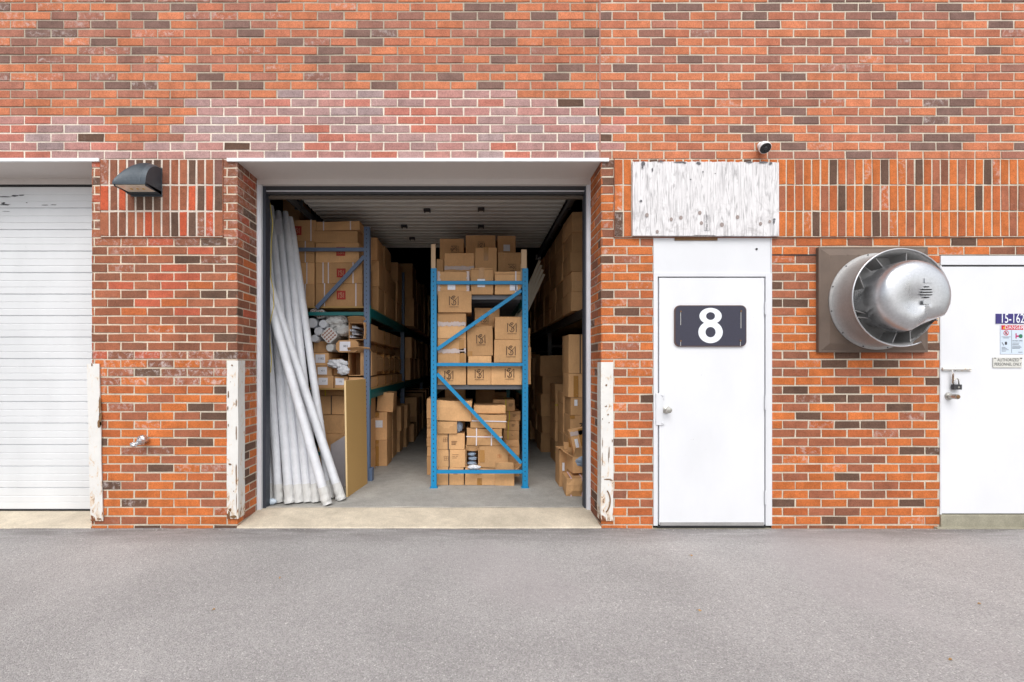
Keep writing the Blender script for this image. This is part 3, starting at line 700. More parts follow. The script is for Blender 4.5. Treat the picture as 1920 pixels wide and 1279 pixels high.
# ------------------------------------------------------------------ plywood board over the door
def plyboard():
    x0, x1, z0, z1 = PX(1184), PX(1456), PZ(444), PZ(305.5); org = ((x0 + x1) / 2, -0.02, z0)
    mb = MB(); g = random.Random(4); n = 90
    F0 = []; F1 = []; B0 = []; B1 = []
    for i in range(n + 1):
        t = i / n; x = x0 + (x1 - x0) * t; tw = 0.004 * math.sin(t * 3.1)
        zt = z1 - 0.006 * t - (0.010 * max(0, noise.noise(Vector((t * 30, 0, 0)))) + 0.004 * g.random()); zb_ = z0 + (0.006 if 0.42 < t < 0.56 else 0) - 0.004 * t + 0.001 * g.random()
        F0.append(mb.vert((x, -0.032 - tw, zb_))); F1.append(mb.vert((x, -0.030 - tw, zt))); B0.append(mb.vert((x, -0.012, zb_))); B1.append(mb.vert((x, -0.012, zt)))
    for i in range(n):
        mb.face((F0[i], F0[i + 1], F1[i + 1], F1[i])); mb.face((F1[i], F1[i + 1], B1[i + 1], B1[i])); mb.face((B0[i], B0[i + 1], F0[i + 1], F0[i])[::-1] if 0 else (B0[i], B0[i + 1], F0[i + 1], F0[i]))
    mb.face((F0[0], F1[0], B1[0], B0[0])); mb.face((F0[n], B0[n], B1[n], F1[n])); mb.face((B0[0], B1[0], B1[n], B0[n]))
    o = tag(mb.build('plywood_board', M['ply'], org=org), 'weathered white-painted plywood board with flaking top edge above door 8', 'board')
    mb = MB()
    for i, (px, py, r) in enumerate(((1210, 406, 3.4), (1255, 414, 3.2), (1273, 411, 3.4), (1308, 402, 3.4), (1311, 421, 3.2), (1349, 424, 3.8), (1378, 410, 3.4), (1421, 422, 3), (1438, 418, 2.6), (1229, 437, 3))):
        mb.poly([(PX(px) + r / S * math.cos(a), -0.0375, PZ(py) + 1.15 * r / S * math.sin(a)) for a in [2 * math.pi * j / 10 for j in range(10)]])
    mb.build('knot', simple('grey_wood_knot', (0.30, 0.25, 0.235), 0.85), o, org)
    mb = MB()
    for i, (px, py, w_, h_) in enumerate(((1203, 309, 3.6, 5), (1202, 316, 2, 4), (1220, 321, 1.6, 4), (1199, 379, 3, 2.6), (1306, 309, 5, 3), (1270, 307, 11, 1.6), (1235, 305, 8, 1.4), (1425, 307, 12, 1.8), (1440, 309, 4, 3), (1446, 418, 2, 5), (1400, 307, 8, 1.6), (1446, 413, 3, 2), (1291, 339, 1.6, 1.4), (1337, 328, 2, .8), (1314, 325, 1.6, 2), (1280, 308, 3, 2))):
        g2 = random.Random(i); mb.poly([(PX(px) + w_ / S * (.6 + .5 * g2.random()) * math.cos(a), -0.0377, PZ(py) + (-.004) + h_ / S * (.6 + .5 * g2.random()) * math.sin(a)) for a in [2 * math.pi * j / 9 for j in range(9)]])
    mb.build('bare_patch', simple('bare_grey_wood', (0.12, 0.12, 0.13), 0.9), o, org)
    mb = MB(); xs_ = PX(1320.5)
    for (a, b) in ((1316, 1316.4), (1325, 1325.4)): mb.box(PX(a), PX(b), -0.038, -0.0376, PZ(435), PZ(405))
    mb.box(PX(1316), PX(1325.4), -0.038, -0.0376, PZ(435.4), PZ(435)); 
    mb.build('stamp_border', M['txt'], o, org)
    text('West Fraser', 0.027, M['txt'], o, (PX(1320.8), -0.038, PZ(420)), tilt=R(90), org=org, name='stamp')
    mb = MB(); mb.box(PX(1265), PX(1345), -0.004, 0.0, PZ(451), PZ(445)); 
    tag(mb.build('timber_strip', M['rust']), 'rough brown timber strip in the gap below the plywood board', 'board')
plyboard()

# ------------------------------------------------------------------ wall lamp
def wall_lamp():
    x0, x1 = PX(246), PX(305); zb0 = PZ(367); org = ((x0 + x1) / 2, 0, zb0); n = 14
    mb = MB(); H = 0.255; Dp = 0.185
    prof = []   # (out of wall, height): quarter-round hood
    for i in range(n + 1):
        a = R(90 * i / n); prof.append((0.014 + Dp * math.cos(a) ** 0.9, 0.03 + (H - 0.03) * math.sin(a)))
    nr = 26
    def ringx(x, ins=0.0): return [mb.vert((x, -(p[0] - ins * .6), zb0 + p[1] - ins)) for p in prof]
    prev = None; rings = []
    for j in range(nr * 2 + 1):      # ribs run down the hood
        s_ = j / (nr * 2); x = x0 + (x1 - x0) * s_; hf = math.sqrt(max(0, 1 - ((.66 - s_) / .72) ** 2)) if s_ < .66 else 1 - .14 * ((s_ - .66) / .34) ** 2; ins = 0.0035 if j % 2 and 2 < j < nr * 2 - 8 else 0.0
        rings.append([mb.vert((x, -(p[0] - ins * .6), zb0 + 0.03 + (p[1] - 0.03) * hf - ins)) for p in prof])
    for j in range(len(rings) - 1):
        for i in range(n): mb.face((rings[j][i], rings[j + 1][i], rings[j + 1][i + 1], rings[j][i + 1]))
    for rg, fl in ((rings[0], 0), (rings[-1], 1)):
        x = x0 if not fl else x1; a = mb.vert((x, -0.014, zb0 + 0.0)); b = mb.vert((x, -(0.014 + Dp), zb0 + 0.022))
        ids = [a, b] + rg; mb.face(ids if fl else ids[::-1])
    mb.box(x0 + 0.004, x1 - 0.004, -(0.014 + Dp) + .001, -0.012, zb0 + 0.024, zb0 + 0.031)
    mb.box(x0, x1, -(0.016 + Dp), -(0.004 + Dp), zb0 + 0.018, zb0 + 0.033)
    mb.box(x0, x0 + .012, -Dp, -0.014, zb0 + 0.008, zb0 + 0.03); mb.box(x1 - .012, x1, -Dp, -0.014, zb0 + 0.008, zb0 + 0.03); 
    mb.box(x0, x1, -0.05, -0.014, zb0 - 0.0, zb0 + 0.03)
    o = tag(mb.build('wall_lamp', M['lamp'], org=org), 'slate grey ribbed wall-pack lamp on the brick pier left of the open bay', 'lamp')
    mb = MB(); mb.box(x0 + 0.006, x1 + 0.002, -0.014, 0.0, zb0 - 0.012, zb0 + H - 0.02); mb.build('back_plate', M['lamp'], o, org, bevel=0.004)
    mb = MB(); mb.box(x0 + .014, x1 - .014, -(0.000 + Dp), -0.05, zb0 + 0.0125, zb0 + 0.0225); mb.build('lens', M['lens'], o, org)
    mb = MB()
    for i in range(3): mb.box(x0 + 0.085 + i * 0.05, x0 + 0.099 + i * 0.05, -0.125, -0.105, zb0 + 0.0095, zb0 + 0.0125)
    mb.build('led_chip', M['amber'], o, org)
wall_lamp()

# ------------------------------------------------------------------ security camera
def sec_cam():
    cx, cz = PX(1427), PZ(277); org = (cx, 0, cz)
    mb = MB(); mb.lathe([(0.034, 0.0), (0.034, 0.012), (0.02, 0.02), (0.018, 0.03)], (cx, 0, cz + 0.012), 20); 
    o = tag(mb.build('security_camera', M['drip'], org=org, smooth='auto'), 'small white security camera with black face above the plywood board', 'camera')
    d = Vector((-0.14, -0.55, -0.46)).normalized(); a = Vector((cx, -0.02, cz + 0.008)); mb = MB()
    rs = [(0, 0.028), (0.008, 0.038), (0.05, 0.046), (0.078, 0.046), (0.085, 0.043)]
    mb.tube([a + d * t for t, r in rs], [r for t, r in rs], 20); b = mb.build('camera_body', M['drip'], o, org, smooth='auto')
    mb = MB(); mb.tube([a + d * 0.085, a + d * 0.090], [0.042, 0.039], 20); mb.build('camera_face', M['black'], b, org)
    mb = MB(); mb.tube([a + d * 0.090, a + d * 0.094], [0.014, 0.010], 14); mb.build('camera_lens', M['steelk'], b, org)
sec_cam()

# ------------------------------------------------------------------ tap wrapped in foil
def tap():
    cx, cz = PX(275), PZ(823); org = (cx, 0, cz); g = random.Random(5)
    def lump(c, r, sq, n=14, m_=10, name='x', mat=None, parent=None, sd=0):
        mb = MB(); rows = []
        for i in range(m_ + 1):
            th = math.pi * i / m_; row = []
            for j in range(n):
                ph = 2 * math.pi * j / n; p = Vector((math.sin(th) * math.cos(ph) * sq[0], math.sin(th) * math.sin(ph) * sq[1], math.cos(th) * sq[2]))
                row.append(mb.vert(Vector(c) + p * r * (1 + 0.35 * noise.noise(p * 4 + Vector((sd, 0, 0))) + 0.12 * g.random())))
            rows.append(row)
        for i in range(m_):
            for j in range(n): mb.face((rows[i][j], rows[i + 1][j], rows[i + 1][(j + 1) % n], rows[i][(j + 1) % n]))
        return mb.build(name, mat, parent, org)
    o = lump((cx, -0.05, cz), 0.036, (1, 1.3, 1), name='garden_tap', mat=M['foil'])
    tag(o, 'outdoor wall tap wrapped in crumpled silver foil low on the brick pier', 'tap')
    lump((cx - 0.05, -0.075, cz - 0.035), 0.021, (1.5, 1, 0.9), name='spout', mat=M['foil'], parent=o, sd=3)
    mb = MB(); mb.cyl((cx, 0, cz), (cx, -0.05, cz), 0.013); mb.cyl((cx, -0.06, cz), (cx - 0.05, -0.08, cz - 0.035), 0.012); mb.build('pipe', M['steel'], o, org)
    mb = MB(); mb.tube([(cx - 0.03, -0.05, cz + 0.01), (cx, -0.095, cz + 0.02), (cx + 0.025, -0.07, cz - 0.02), (cx + 0.02, -0.03, cz - 0.03)], 0.003, 6); mb.build('wire_tie', M['steelk'], o, org)
tap()

# ------------------------------------------------------------------ exhaust fan
def fan():
    C = (PX(1633), 0.0, PZ(567)); org = (C[0], 0, C[2])
    x0, x1, z0, z1 = PX(1530), PX(1733), PZ(661), PZ(465)
    mb = MB()
    def frus(a, b, y0, y1):   # stepped picture-frame ring
        (ax0, ax1, az0, az1), (bx0, bx1, bz0, bz1) = a, b
        A = [mb.vert((x, y0, z)) for x, z in ((ax0, az0), (ax1, az0), (ax1, az1), (ax0, az1))]; B = [mb.vert((x, y1, z)) for x, z in ((bx0, bz0), (bx1, bz0), (bx1, bz1), (bx0, bz1))]
        for i in range(4): mb.face((A[i], A[(i + 1) % 4], B[(i + 1) % 4], B[i]))
        return B
    q = lambda d: (x0 + d, x1 - d, z0 + d, z1 - d)
    frus(q(0), q(0), 0.0, -0.030); frus(q(0), q(0.018), -0.030, -0.030); frus(q(0.018), q(0.070), -0.030, -0.052); B = frus(q(0.070), q(0.075), -0.052, -0.054); mb.face(B)
    for (px, py) in ((1549, 484), (1580, 481), (1600, 481), (1705, 640), (1690, 645), (1560, 645)): mb.cyl((PX(px), -0.050, PZ(py)), (PX(px), -0.056, PZ(py)), 0.004, n=6)
    o = tag(mb.build('exhaust_fan', M['fanbox'], org=org), 'large dented aluminium exhaust fan on a brown wall box beside the right-hand door', 'exhaust fan')
    mb = MB(); Rd = 0.385
    def torn(r, t, a):
        # the lip is torn and pushed in at the lower right
        d = math.degrees(a) % 360; u = max(0, 1 - abs(d - 318) / 34)
        if t > 0.2 and u > 0: t = t - 0.055 * min(1, u * 3) - 0.02 * noise.noise(Vector((d * 0.15, 0, 0)))
        if t > 0.2 and u > 0: r = r - 0.03 * u
        return r, t
    mb.lathe([(0.405, 0.052), (0.405, 0.062), (0.385, 0.066), (0.372, 0.085), (0.365, 0.13), (0.367, 0.20), (0.375, 0.255), (0.385, 0.268), (0.388, 0.262), (0.381, 0.262), (0.368, 0.25), (0.358, 0.20), (0.356, 0.10), (0.0, 0.07)], C, 72, fn=torn)
    hs_ = mb.build('fan_housing', M['alud'], o, org, smooth='auto')
    mb = MB(); pts = []
    for j in range(61):
        a = R(-8 + 302 * j / 60); pts.append((C[0] + 0.386 * math.cos(a), -0.268, C[2] + 0.386 * math.sin(a)))
    mb.tube(pts, 0.0065, 8); mb.build('rim', M['alu'], hs_, org, smooth=True)
    mb = MB()
    for j in range(12):
        a = R(30 * j + 12); mb.cyl((C[0] + 0.396 * math.cos(a), -0.060, C[2] + 0.396 * math.sin(a)), (C[0] + 0.396 * math.cos(a), -0.067, C[2] + 0.396 * math.sin(a)), 0.006, n=6)
    mb.build('bolt', M['steelk'], hs_, org)
    def dent(r, t, a):
        d = math.degrees(a) % 360
        # a broad dent in the lower rim of the dome and a shallow one in its face
        u = max(0, 1 - abs(d - 294) / 30); v_ = max(0, min(1, (t - 0.24) / 0.12))
        r2 = r - 0.060 * (u ** 0.7) * v_ * (1 if r > 0.12 else 0) if u > 0 else r
        w_ = math.exp(-(((r * math.cos(a) + 0.04) ** 2 + (r * math.sin(a) + 0.05) ** 2) / 0.010))
        return r2, t - 0.022 * w_ * (1 if t > 0.3 else 0)
    mb = MB()
    P = [(0.225, 0.09), (0.228, 0.215), (0.262, 0.222), (0.262, 0.235), (0.274, 0.238), (0.277, 0.29), (0.277, 0.345), (0.272, 0.375), (0.258, 0.400), (0.235, 0.418), (0.20, 0.429), (0.15, 0.434), (0.10, 0.436), (0.06, 0.437), (0.03, 0.4375), (0.0, 0.438)]
    mb.lathe(P, C, 72, fn=dent)
    dm = mb.build('motor_dome', M['alu'], o, org, smooth='auto')
    mb = MB(); zc = PZ(546); xc = PX(1640)
    for i, wd in enumerate((0.030, 0.072, 0.080, 0.076, 0.034)):
        z = C[2] + 0.055 - i * 0.020; mb.box(C[0] + 0.035 - wd / 2, C[0] + 0.035 + wd / 2, -0.4385, -0.428, z - 0.0026, z + 0.0026)
    mb.build('vent_slot', M['dark'], dm, org)
    mb = MB()
    for i, wd in enumerate((0.036, 0.080, 0.088, 0.084, 0.040)):
        z = C[2] + 0.061 - i * 0.020; mb.box(C[0] + 0.035 - wd / 2, C[0] + 0.035 + wd / 2, -0.446, -0.436, z - 0.003, z + 0.001)
    mb.build('vent_louvre', M['alu'], dm, org)
    mb = MB(); mb.box(C[0] + 0.015, C[0] + 0.075, -0.4405, -0.434, C[2] + 0.085, C[2] + 0.120); mb.box(C[0] + 0.005, C[0] + 0.062, -0.4395, -0.434, C[2] - 0.075, C[2] - 0.045); mb.build('data_plate', M['alu'], dm, org)
    # struts between housing and dome
    for a0 in (20, 80, 120, 150, 196, 205, 262, 285, 330):
        mb = MB(); a, b = R(a0), R(a0 + (12 if a0 % 20 else -10))
        for t0 in (0.12,):
            p = [(C[0] + 0.262 * math.cos(b), C[2] + 0.262 * math.sin(b)), (C[0] + 0.362 * math.cos(a), C[2] + 0.362 * math.sin(a))]
            mb.poly([(p[0][0], -0.10, p[0][1]), (p[1][0], -0.10, p[1][1]), (p[1][0], -0.245, p[1][1]), (p[0][0], -0.215, p[0][1])])
            mb.box(0, 0.001, 0, 0.001, 0, 0.001, M=Matrix.Translation((p[0][0], -.15, p[0][1])))
            mb.tube([(p[0][0], -0.215, p[0][1]), (p[1][0], -0.247, p[1][1])], 0.004, 6)
        mb.build('strut', M['alud'], o, org)
fan()

# ------------------------------------------------------------------ signs
def rrect(mb, cx, cz, w_, h_, r, y0, y1, m=0, n=6):
    P = []
    for (sx, sz, a0) in ((1, 1, 0), (-1, 1, 90), (-1, -1, 180), (1, -1, 270)):
        for i in range(n + 1):
            a = R(a0 + 90 * i / n); P.append((cx + sx * (w_ / 2 - r) + r * math.cos(a), cz + sz * (h_ / 2 - r) + r * math.sin(a)))
    A = [mb.vert((p[0], y1, p[1])) for p in P]; B = [mb.vert((p[0], y0, p[1])) for p in P]
    mb.face(A[::-1], m)
    for i in range(len(P)): j = (i + 1) % len(P); mb.face((A[i], A[j], B[j], B[i])[::-1], m)
def signs():
    cx, cz = PX(1330.5), PZ(611.5); org = (cx, 0, cz); mb = MB(); w_, h_ = 134 / S, 77 / S
    rrect(mb, cx, cz, w_, h_, 0.045, -0.001, -0.016)
    o = tag(mb.build('number_sign', M['signbr'], org=org), 'dark navy rounded number plate reading 8 on the white door', 'sign')
    mb = MB(); rrect(mb, cx, cz, w_ - 0.012, h_ - 0.012, 0.040, -0.016, -0.0175); mb.build('sign_face', M['navysign'], o, org)
    # the figure 8, built as two counters inside two lobes
    mb = MB(); yy = -0.019
    def lobe(zc, rx, rz, ix, iz, n=40):
        A = [mb.vert((cx - 0.002 + rx * math.cos(2 * math.pi * i / n), yy, zc + rz * math.sin(2 * math.pi * i / n))) for i in range(n)]
        B = [mb.vert((cx - 0.002 + ix * math.cos(2 * math.pi * i / n), yy, zc + iz * math.sin(2 * math.pi * i / n))) for i in range(n)]
        for i in range(n): j = (i + 1) % n; mb.face((A[i], B[i], B[j], A[j]))
    u = 1 / (4.567 * S)
    zt_, zb2 = cz + (611.5 - (540 + 243 / 4.567)) / S, cz + (611.5 - (540 + 380 / 4.567)) / S
    lobe(zt_, 95 * u, 70 * u, 38 * u, 33 * u); yy = -0.0192; lobe(zb2, 104 * u, 94 * u, 43 * u, 44 * u)
    mb.build('numeral', M['signw'], o, org)
    mb = MB()
    for (px, py) in ((1274.5, 584.5), (1274.5, 639.5), (1387, 584), (1386, 639)): mb.cyl((PX(px), -0.0175, PZ(py)), (PX(px), -0.0225, PZ(py)), 0.007, n=10)
    mb.build('rivet', M['rust'], o, org)
    mb = MB()
    for (px, py, l) in ((1274.5, 586, 24), (1274.5, 641, 8), (1387, 586, 30), (1386, 641, 8)): mb.box(PX(px) - 0.0016, PX(px) + 0.0016, -0.0179, -0.0176, PZ(py + l), PZ(py))
    mb.build('drip_stain', M['sgrey'], o, org)
    # unit number tiles
    org = (PX(1866), 0, PZ(598)); mb = MB(); y0 = -0.002
    mb.box(PX(1866.5), PX(1926), y0 - 0.003, y0 + 0.002, PZ(607), PZ(588.5))
    o = tag(mb.build('unit_number_sign', M['tilenavy'], org=org), 'strip of indigo number tiles reading 15-162 on the right-hand door', 'sign')
    text('15-162', 0.112, M['signw'], o, (PX(1896.5), y0 - 0.0045, PZ(598)), org=org, sx=0.66, bold=0.004, name='numerals')
    # danger notice
    org = (PX(1875), 0, PZ(664)); mb = MB(); mb.box(PX(1875), PX(1918.5), -0.004, 0.0, PZ(664), PZ(610))
    o = tag(mb.build('danger_sign', M['pale'], org=org), 'pale blue notice with red DANGER header on the right-hand door', 'sign')
    mb = MB(); mb.box(PX(1876.5), PX(1917.5), -0.0052, -0.003, PZ(618.5), PZ(610)); hd = mb.build('sign_header', M['dred'], o, org)
    text('DANGER', 0.043, M['signw'], hd, (PX(1900.5), -0.0058, PZ(614.3)), org=org, bold=0.0, sx=.92, name='lettering')
    mb = MB(); mb.poly([(PX(1879.5), -0.0056, PZ(616.5)), (PX(1883.5), -0.0056, PZ(616.5)), (PX(1881.5), -0.0056, PZ(611.8))]); mb.build('warning_triangle', M['ystrap'], hd, org)
    mb = MB(); ribbon(mb, [(PX(1885.3 + 4.3 * math.cos(a)), PZ(624.5 + 4.3 * math.sin(a))) for a in [2 * math.pi * i / 20 for i in range(21)]], 0.005, y=-0.0050)
    ribbon(mb, [(PX(1882.3), PZ(621.5)), (PX(1888.3), PZ(627.5))], 0.005, y=-0.0051); mb.build('prohibition_mark', M['dred'], o, org)
    mb = MB(); mb.box(PX(1884), PX(1886.4), -0.0048, -0.004, PZ(627), PZ(622)); mb.box(PX(1883), PX(1887), -0.0048, -0.004, PZ(646.5), PZ(641)); ribbon(mb, [(PX(1877.5), PZ(642)), (PX(1881), PZ(648))], 0.005, y=-0.0049)
    for (a, b, c) in ((1876.5, 1894, 631.5), (1880, 1890, 633.5), (1877, 1884, 651), (1877, 1887, 653.2), (1877, 1890, 655.6), (1877, 1885, 658)): mb.box(PX(a), PX(b), -0.0048, -0.004, PZ(c + 0.7), PZ(c))
    for (a, b, c) in ((1897, 1910, 643), (1897, 1909, 645.4), (1897, 1912, 648.5), (1897, 1914, 650.6), (1897, 1911, 652.8), (1908, 1916, 660)): mb.box(PX(a), PX(b), -0.0048, -0.004, PZ(c + 0.8), PZ(c))
    mb.box(PX(1895.4), PX(1895.8), -0.0048, -0.004, PZ(662), PZ(619.5)); mb.build('fine_print', M['txt'], o, org)
    text('DO NOT OPEN', 0.0125, M['txt'], o, (PX(1906.5), -0.0050, PZ(639.3)), org=org, name='lettering', bold=0.01)
    mb = MB(); mb.box(PX(1903), PX(1905), -0.0048, -0.004, PZ(635), PZ(625)); mb.box(PX(1905), PX(1909), -0.0048, -0.004, PZ(632), PZ(629)); mb.build('pictogram', M['magenta'], o, org)
    mb = MB(); mb.poly([(PX(1912.5) + 4 / S * math.cos(a), -0.0049, PZ(630.5) + 4 / S * math.sin(a)) for a in [-2 * math.pi * j / 7 for j in range(7)]]); mb.build('pictogram', M['green'], o, org)
    # authorised personnel plate
    org = (PX(1860), 0, PZ(689)); mb = MB(); rrect(mb, PX(1887.2), PZ(679.8), 54 / S, 19 / S, 0.004, -0.001, -0.009)
    o = tag(mb.build('entry_sign', M['sgrey'], org=org, ), 'cream plate reading AUTHORIZED PERSONNEL ONLY under the danger notice', 'sign')
    text('AUTHORIZED', 0.037, M['txt'], o, (PX(1888), -0.0098, PZ(675.2)), org=org, sx=0.80, bold=0.002); text('PERSONNEL ONLY', 0.037, M['txt'], o, (PX(1887.5), -0.0098, PZ(683.3)), org=org, sx=0.74, bold=0.002)
    mb = MB(); mb.box(PX(1862), PX(1865), -0.011, -0.009, PZ(672.5), PZ(671)); mb.box(PX(1910), PX(1914), -0.011, -0.009, PZ(672.5), PZ(671)); mb.build('screw', M['txt'], o, org)
signs()
# ------------------------------------------------------------------ cartons
ORD = ['first', 'second', 'third', 'fourth', 'fifth', 'sixth', 'seventh', 'eighth', 'ninth', 'tenth', 'eleventh', 'twelfth']
def carton_mesh(w_, d, h, sd, amp=0.004, n=3):
    """closed corrugated carton: gently bowed panels, soft corners, flap seam along the top"""
    mb = MB(); idx = {}; g = Vector((sd * 1.37, sd * 0.71, 0))
    def P(i, j, k):
        key = (i, j, k)
        if key not in idx:
            u, v, t = i / n, j / n, k / n; p = Vector(((u - .5) * w_, (v - .5) * d, t * h))
            b = lambda a: 4 * a * (1 - a)
            if i in (0, n): p.x += (1 if i else -1) * amp * 1.2 * b(v) * b(t) * (0.4 + noise.noise(g + p * 2))
            if j in (0, n): p.y += (1 if j else -1) * amp * 1.5 * b(u) * b(t) * (0.4 + noise.noise(g - p * 2))
            if k == n: p.z -= amp * 1.0 * b(u) * b(v)
            p += Vector((noise.noise(g + p * 5), noise.noise(g + p * 5 + Vector((9, 0, 0))), (noise.noise(g + p * 5 + Vector((0, 9, 0))) * 0.6 if k else 0))) * amp
            idx[key] = mb.vert(p)
        return idx[key]
    for a in range(n):
        for b in range(n):
            mb.face((P(a, b, 0), P(a, b + 1, 0), P(a + 1, b + 1, 0), P(a + 1, b, 0))); mb.face((P(a, b, n), P(a + 1, b, n), P(a + 1, b + 1, n), P(a, b + 1, n)))
            mb.face((P(a, 0, b), P(a + 1, 0, b), P(a + 1, 0, b + 1), P(a, 0, b + 1))); mb.face((P(a, n, b), P(a, n, b + 1), P(a + 1, n, b + 1), P(a + 1, n, b)))
            mb.face((P(0, a, b), P(0, a, b + 1), P(0, a + 1, b + 1), P(0, a + 1, b))); mb.face((P(n, a, b), P(n, a + 1, b), P(n, a + 1, b + 1), P(n, a, b + 1)))
    return mb
NSD = [0]
def mono(parent, d, cx, cz, sz, mat, rot=0, word=True, name='printed_mark', red=False):
    """the carton maker's monogram: an M with an S through it, the word HARDWARE under it"""
    mb = MB(); L = []
    L.append([(0.04, 0.0), (0.04, 0.94), (0.30, 0.66)]); L.append([(0.96, 0.0), (0.96, 0.94), (0.62, 0.52)])
    S_ = arc(0.5, 0.78, 0.20, 35, 180, 9) + [(0.33, 0.66), (0.5, 0.55), (0.66, 0.44), (0.73, 0.30)] + arc(0.5, 0.27, 0.235, 0, -165, 9)
    L.append(S_); L.append([(0.40, 0.80), (0.60, 0.80)]); L.append([(0.5, 0.46), (0.5, 0.17)]); L.append([(0.5, 0.80), (0.5, 0.70)])
    c, s_ = math.cos(rot), math.sin(rot)
    for k, l in enumerate(L):
        pts = [((p[0] - .5) * sz, (p[1] - .45) * sz) for p in l]; pts = [(cx + c * x - s_ * z, cz + s_ * x + c * z) for x, z in pts]
        ribbon(mb, pts, sz * (0.078 if not red else 0.06), y=-d / 2 - 0.0075 - k * 0.0001)
    o = mb.build(name, mat, parent)
    if word: 
        q = (cx + s_ * 0.62 * sz, cz - c * 0.62 * sz)
        text('HARDWARE', sz * 0.17, mat, parent, (q[0], -d / 2 - 0.0075, q[1]), tilt=rot, name='printed_word', sx=1.05)
    return o
def carton(x, y, z, w_, d, h, label, group='cardboard cartons', rz=0.0, deco=(), amp=0.006, cat='carton', tilt=0.0, mat=None, yfront=True):
    """x = centre, y = front face, z = base; deco: list of tuples"""
    NSD[0] += 1; sd = NSD[0]
    mb = carton_mesh(w_ - 0.004, d, h - 0.002, sd, amp)
    o = mb.build('cardboard_box', mat or M['card'], bevel=0.0035, seg=1)
    o.location = (x, y + d / 2, z); o.rotation_euler = (0, tilt, rz)
    tag(o, label, cat, group)
    f = -d / 2 - 0.0065
    for dc in deco:
        k = dc[0]
        if k == 'logo': mono(o, d, dc[1] * w_, dc[2] * h, dc[3], M['ink'], dc[4] if len(dc) > 4 else 0)
        elif k == 'redlogo':
            sz = dc[3]; m2 = MB(); m2.box(dc[1] * w_ - sz / 2, dc[1] * w_ + sz / 2, f - .0005, f + .001, dc[2] * h - sz / 2, dc[2] * h + sz / 2); r_ = m2.build('red_stamp', M['red'], o)
            mono(r_, d + 0.001, dc[1] * w_, dc[2] * h - sz * 0.03, sz * 0.62, M['cream'], 0, False, 'monogram', True)
        elif k == 'paper':
            m2 = MB(); m2.box((dc[1]) * w_ - dc[3] / 2, dc[1] * w_ + dc[3] / 2, f - .001, f + .001, dc[2] * h - dc[4] / 2, dc[2] * h + dc[4] / 2); p_ = m2.build('paper_label', M['paper'], o)
            if len(dc) > 5: text(dc[5], dc[4] * 0.36, M['txt'], p_, (dc[1] * w_, f - .002, dc[2] * h), name='lettering')
        elif k == 'vstrap':
            m2 = MB(); xs = dc[1] * w_; m2.box(xs - .006, xs + .006, f - .001, f + .001, 0, h); m2.box(xs - .006, xs + .006, f, d / 2, h - .001, h + .0015); m2.build('strap', M[dc[2]], o)
        elif k == 'hstrap':
            m2 = MB(); zs = dc[1] * h; m2.box(-w_ / 2 - .004, w_ / 2 + .004, f - .0015, f + .001, zs - .006, zs + .006); m2.build('strap', M[dc[2]], o)
        elif k == 'tape':
            m2 = MB(); t0, t1 = dc[2], dc[3]; xs = dc[1] * w_; m2.box(xs - .027, xs + .027, f, f + .001, t0 * h, t1 * h); m2.build('tape', M['tape'], o)
        elif k == 'htape':
            zs = dc[1] * h; m2 = MB(); n = 26; A = []; B = []; g = random.Random(sd)
            for i in range(n + 1):
                xx = -w_ / 2 + .004 + (w_ - .008) * i / n; A.append(m2.vert((xx, f, zs - .018 - .016 * g.random()))); B.append(m2.vert((xx, f, zs + .012 + .014 * g.random())))
            for i in range(n): m2.face((A[i], A[i + 1], B[i + 1], B[i]))
            m2.build('torn_tape', M['ctape'], o)
        elif k == 'endtape':   # worn clear tape at the two ends
            for sx in (-1, 1):
                m2 = MB(); g = random.Random(sd + sx); n = 14; A = []; B = []
                for i in range(n + 1):
                    zz = h * i / n; A.append(m2.vert((sx * (w_ / 2 - .003), f, zz))); B.append(m2.vert((sx * (w_ / 2 - .022 - .02 * g.random()), f, zz)))
                for i in range(n): m2.face((A[i], A[i + 1], B[i + 1], B[i]))
                m2.build('torn_tape', M['ctape'], o)
        elif k == 'seam':      # flap slit: thin darker strip on the front, painting the gap's shadow
            zs = dc[1] * h; m2 = MB(); m2.box(-w_ / 2 + .004, w_ / 2 - .004, f + .001, f + .004, zs - .0015, zs + .0015); m2.build('flap_gap_shade', M['card_gap'], o)
        elif k == 'print':     # two faded lines of handling print
            for j in range(3):
                m2 = MB(); m2.box((dc[1] - .09) * w_, (dc[1] + .12 - .03 * j) * w_, f, f + .001, (dc[2] - j * .09) * h, (dc[2] - j * .09) * h + .006); m2.build('handling_print', M['fade'], o)
        elif k == 'square':    # small printed symbol grid
            m2 = MB(); s2 = dc[3]; cx, cz = dc[1] * w_, dc[2] * h
            ribbon(m2, [(cx - s2 / 2, cz - s2 / 2), (cx + s2 / 2, cz - s2 / 2), (cx + s2 / 2, cz + s2 / 2), (cx - s2 / 2, cz + s2 / 2), (cx - s2 / 2, cz - s2 / 2)], .004, y=f)
            ribbon(m2, [(cx - s2 / 2, cz), (cx + s2 / 2, cz)], .004, y=f - .0002); ribbon(m2, [(cx, cz - s2 / 2), (cx, cz + s2 / 2)], .004, y=f - .0004); m2.build('handling_print', M['fade'], o)
        elif k == 'arrow':
            m2 = MB(); cx, cz = dc[1] * w_, dc[2] * h; ribbon(m2, [(cx - .05, cz - .03), (cx, cz + .04), (cx + .05, cz - .03)], .012, y=f); ribbon(m2, [(cx - .035, cz + .045), (cx + .04, cz + .045)], .012, y=f - .0002); m2.build('printed_arrow', M['ink'], o)
        elif k == 'omark': mono(o, d, dc[1] * w_, dc[2] * h, dc[3], M['orange'], 0, False)
        elif k == 'side':      # decoration on the right-hand side panel
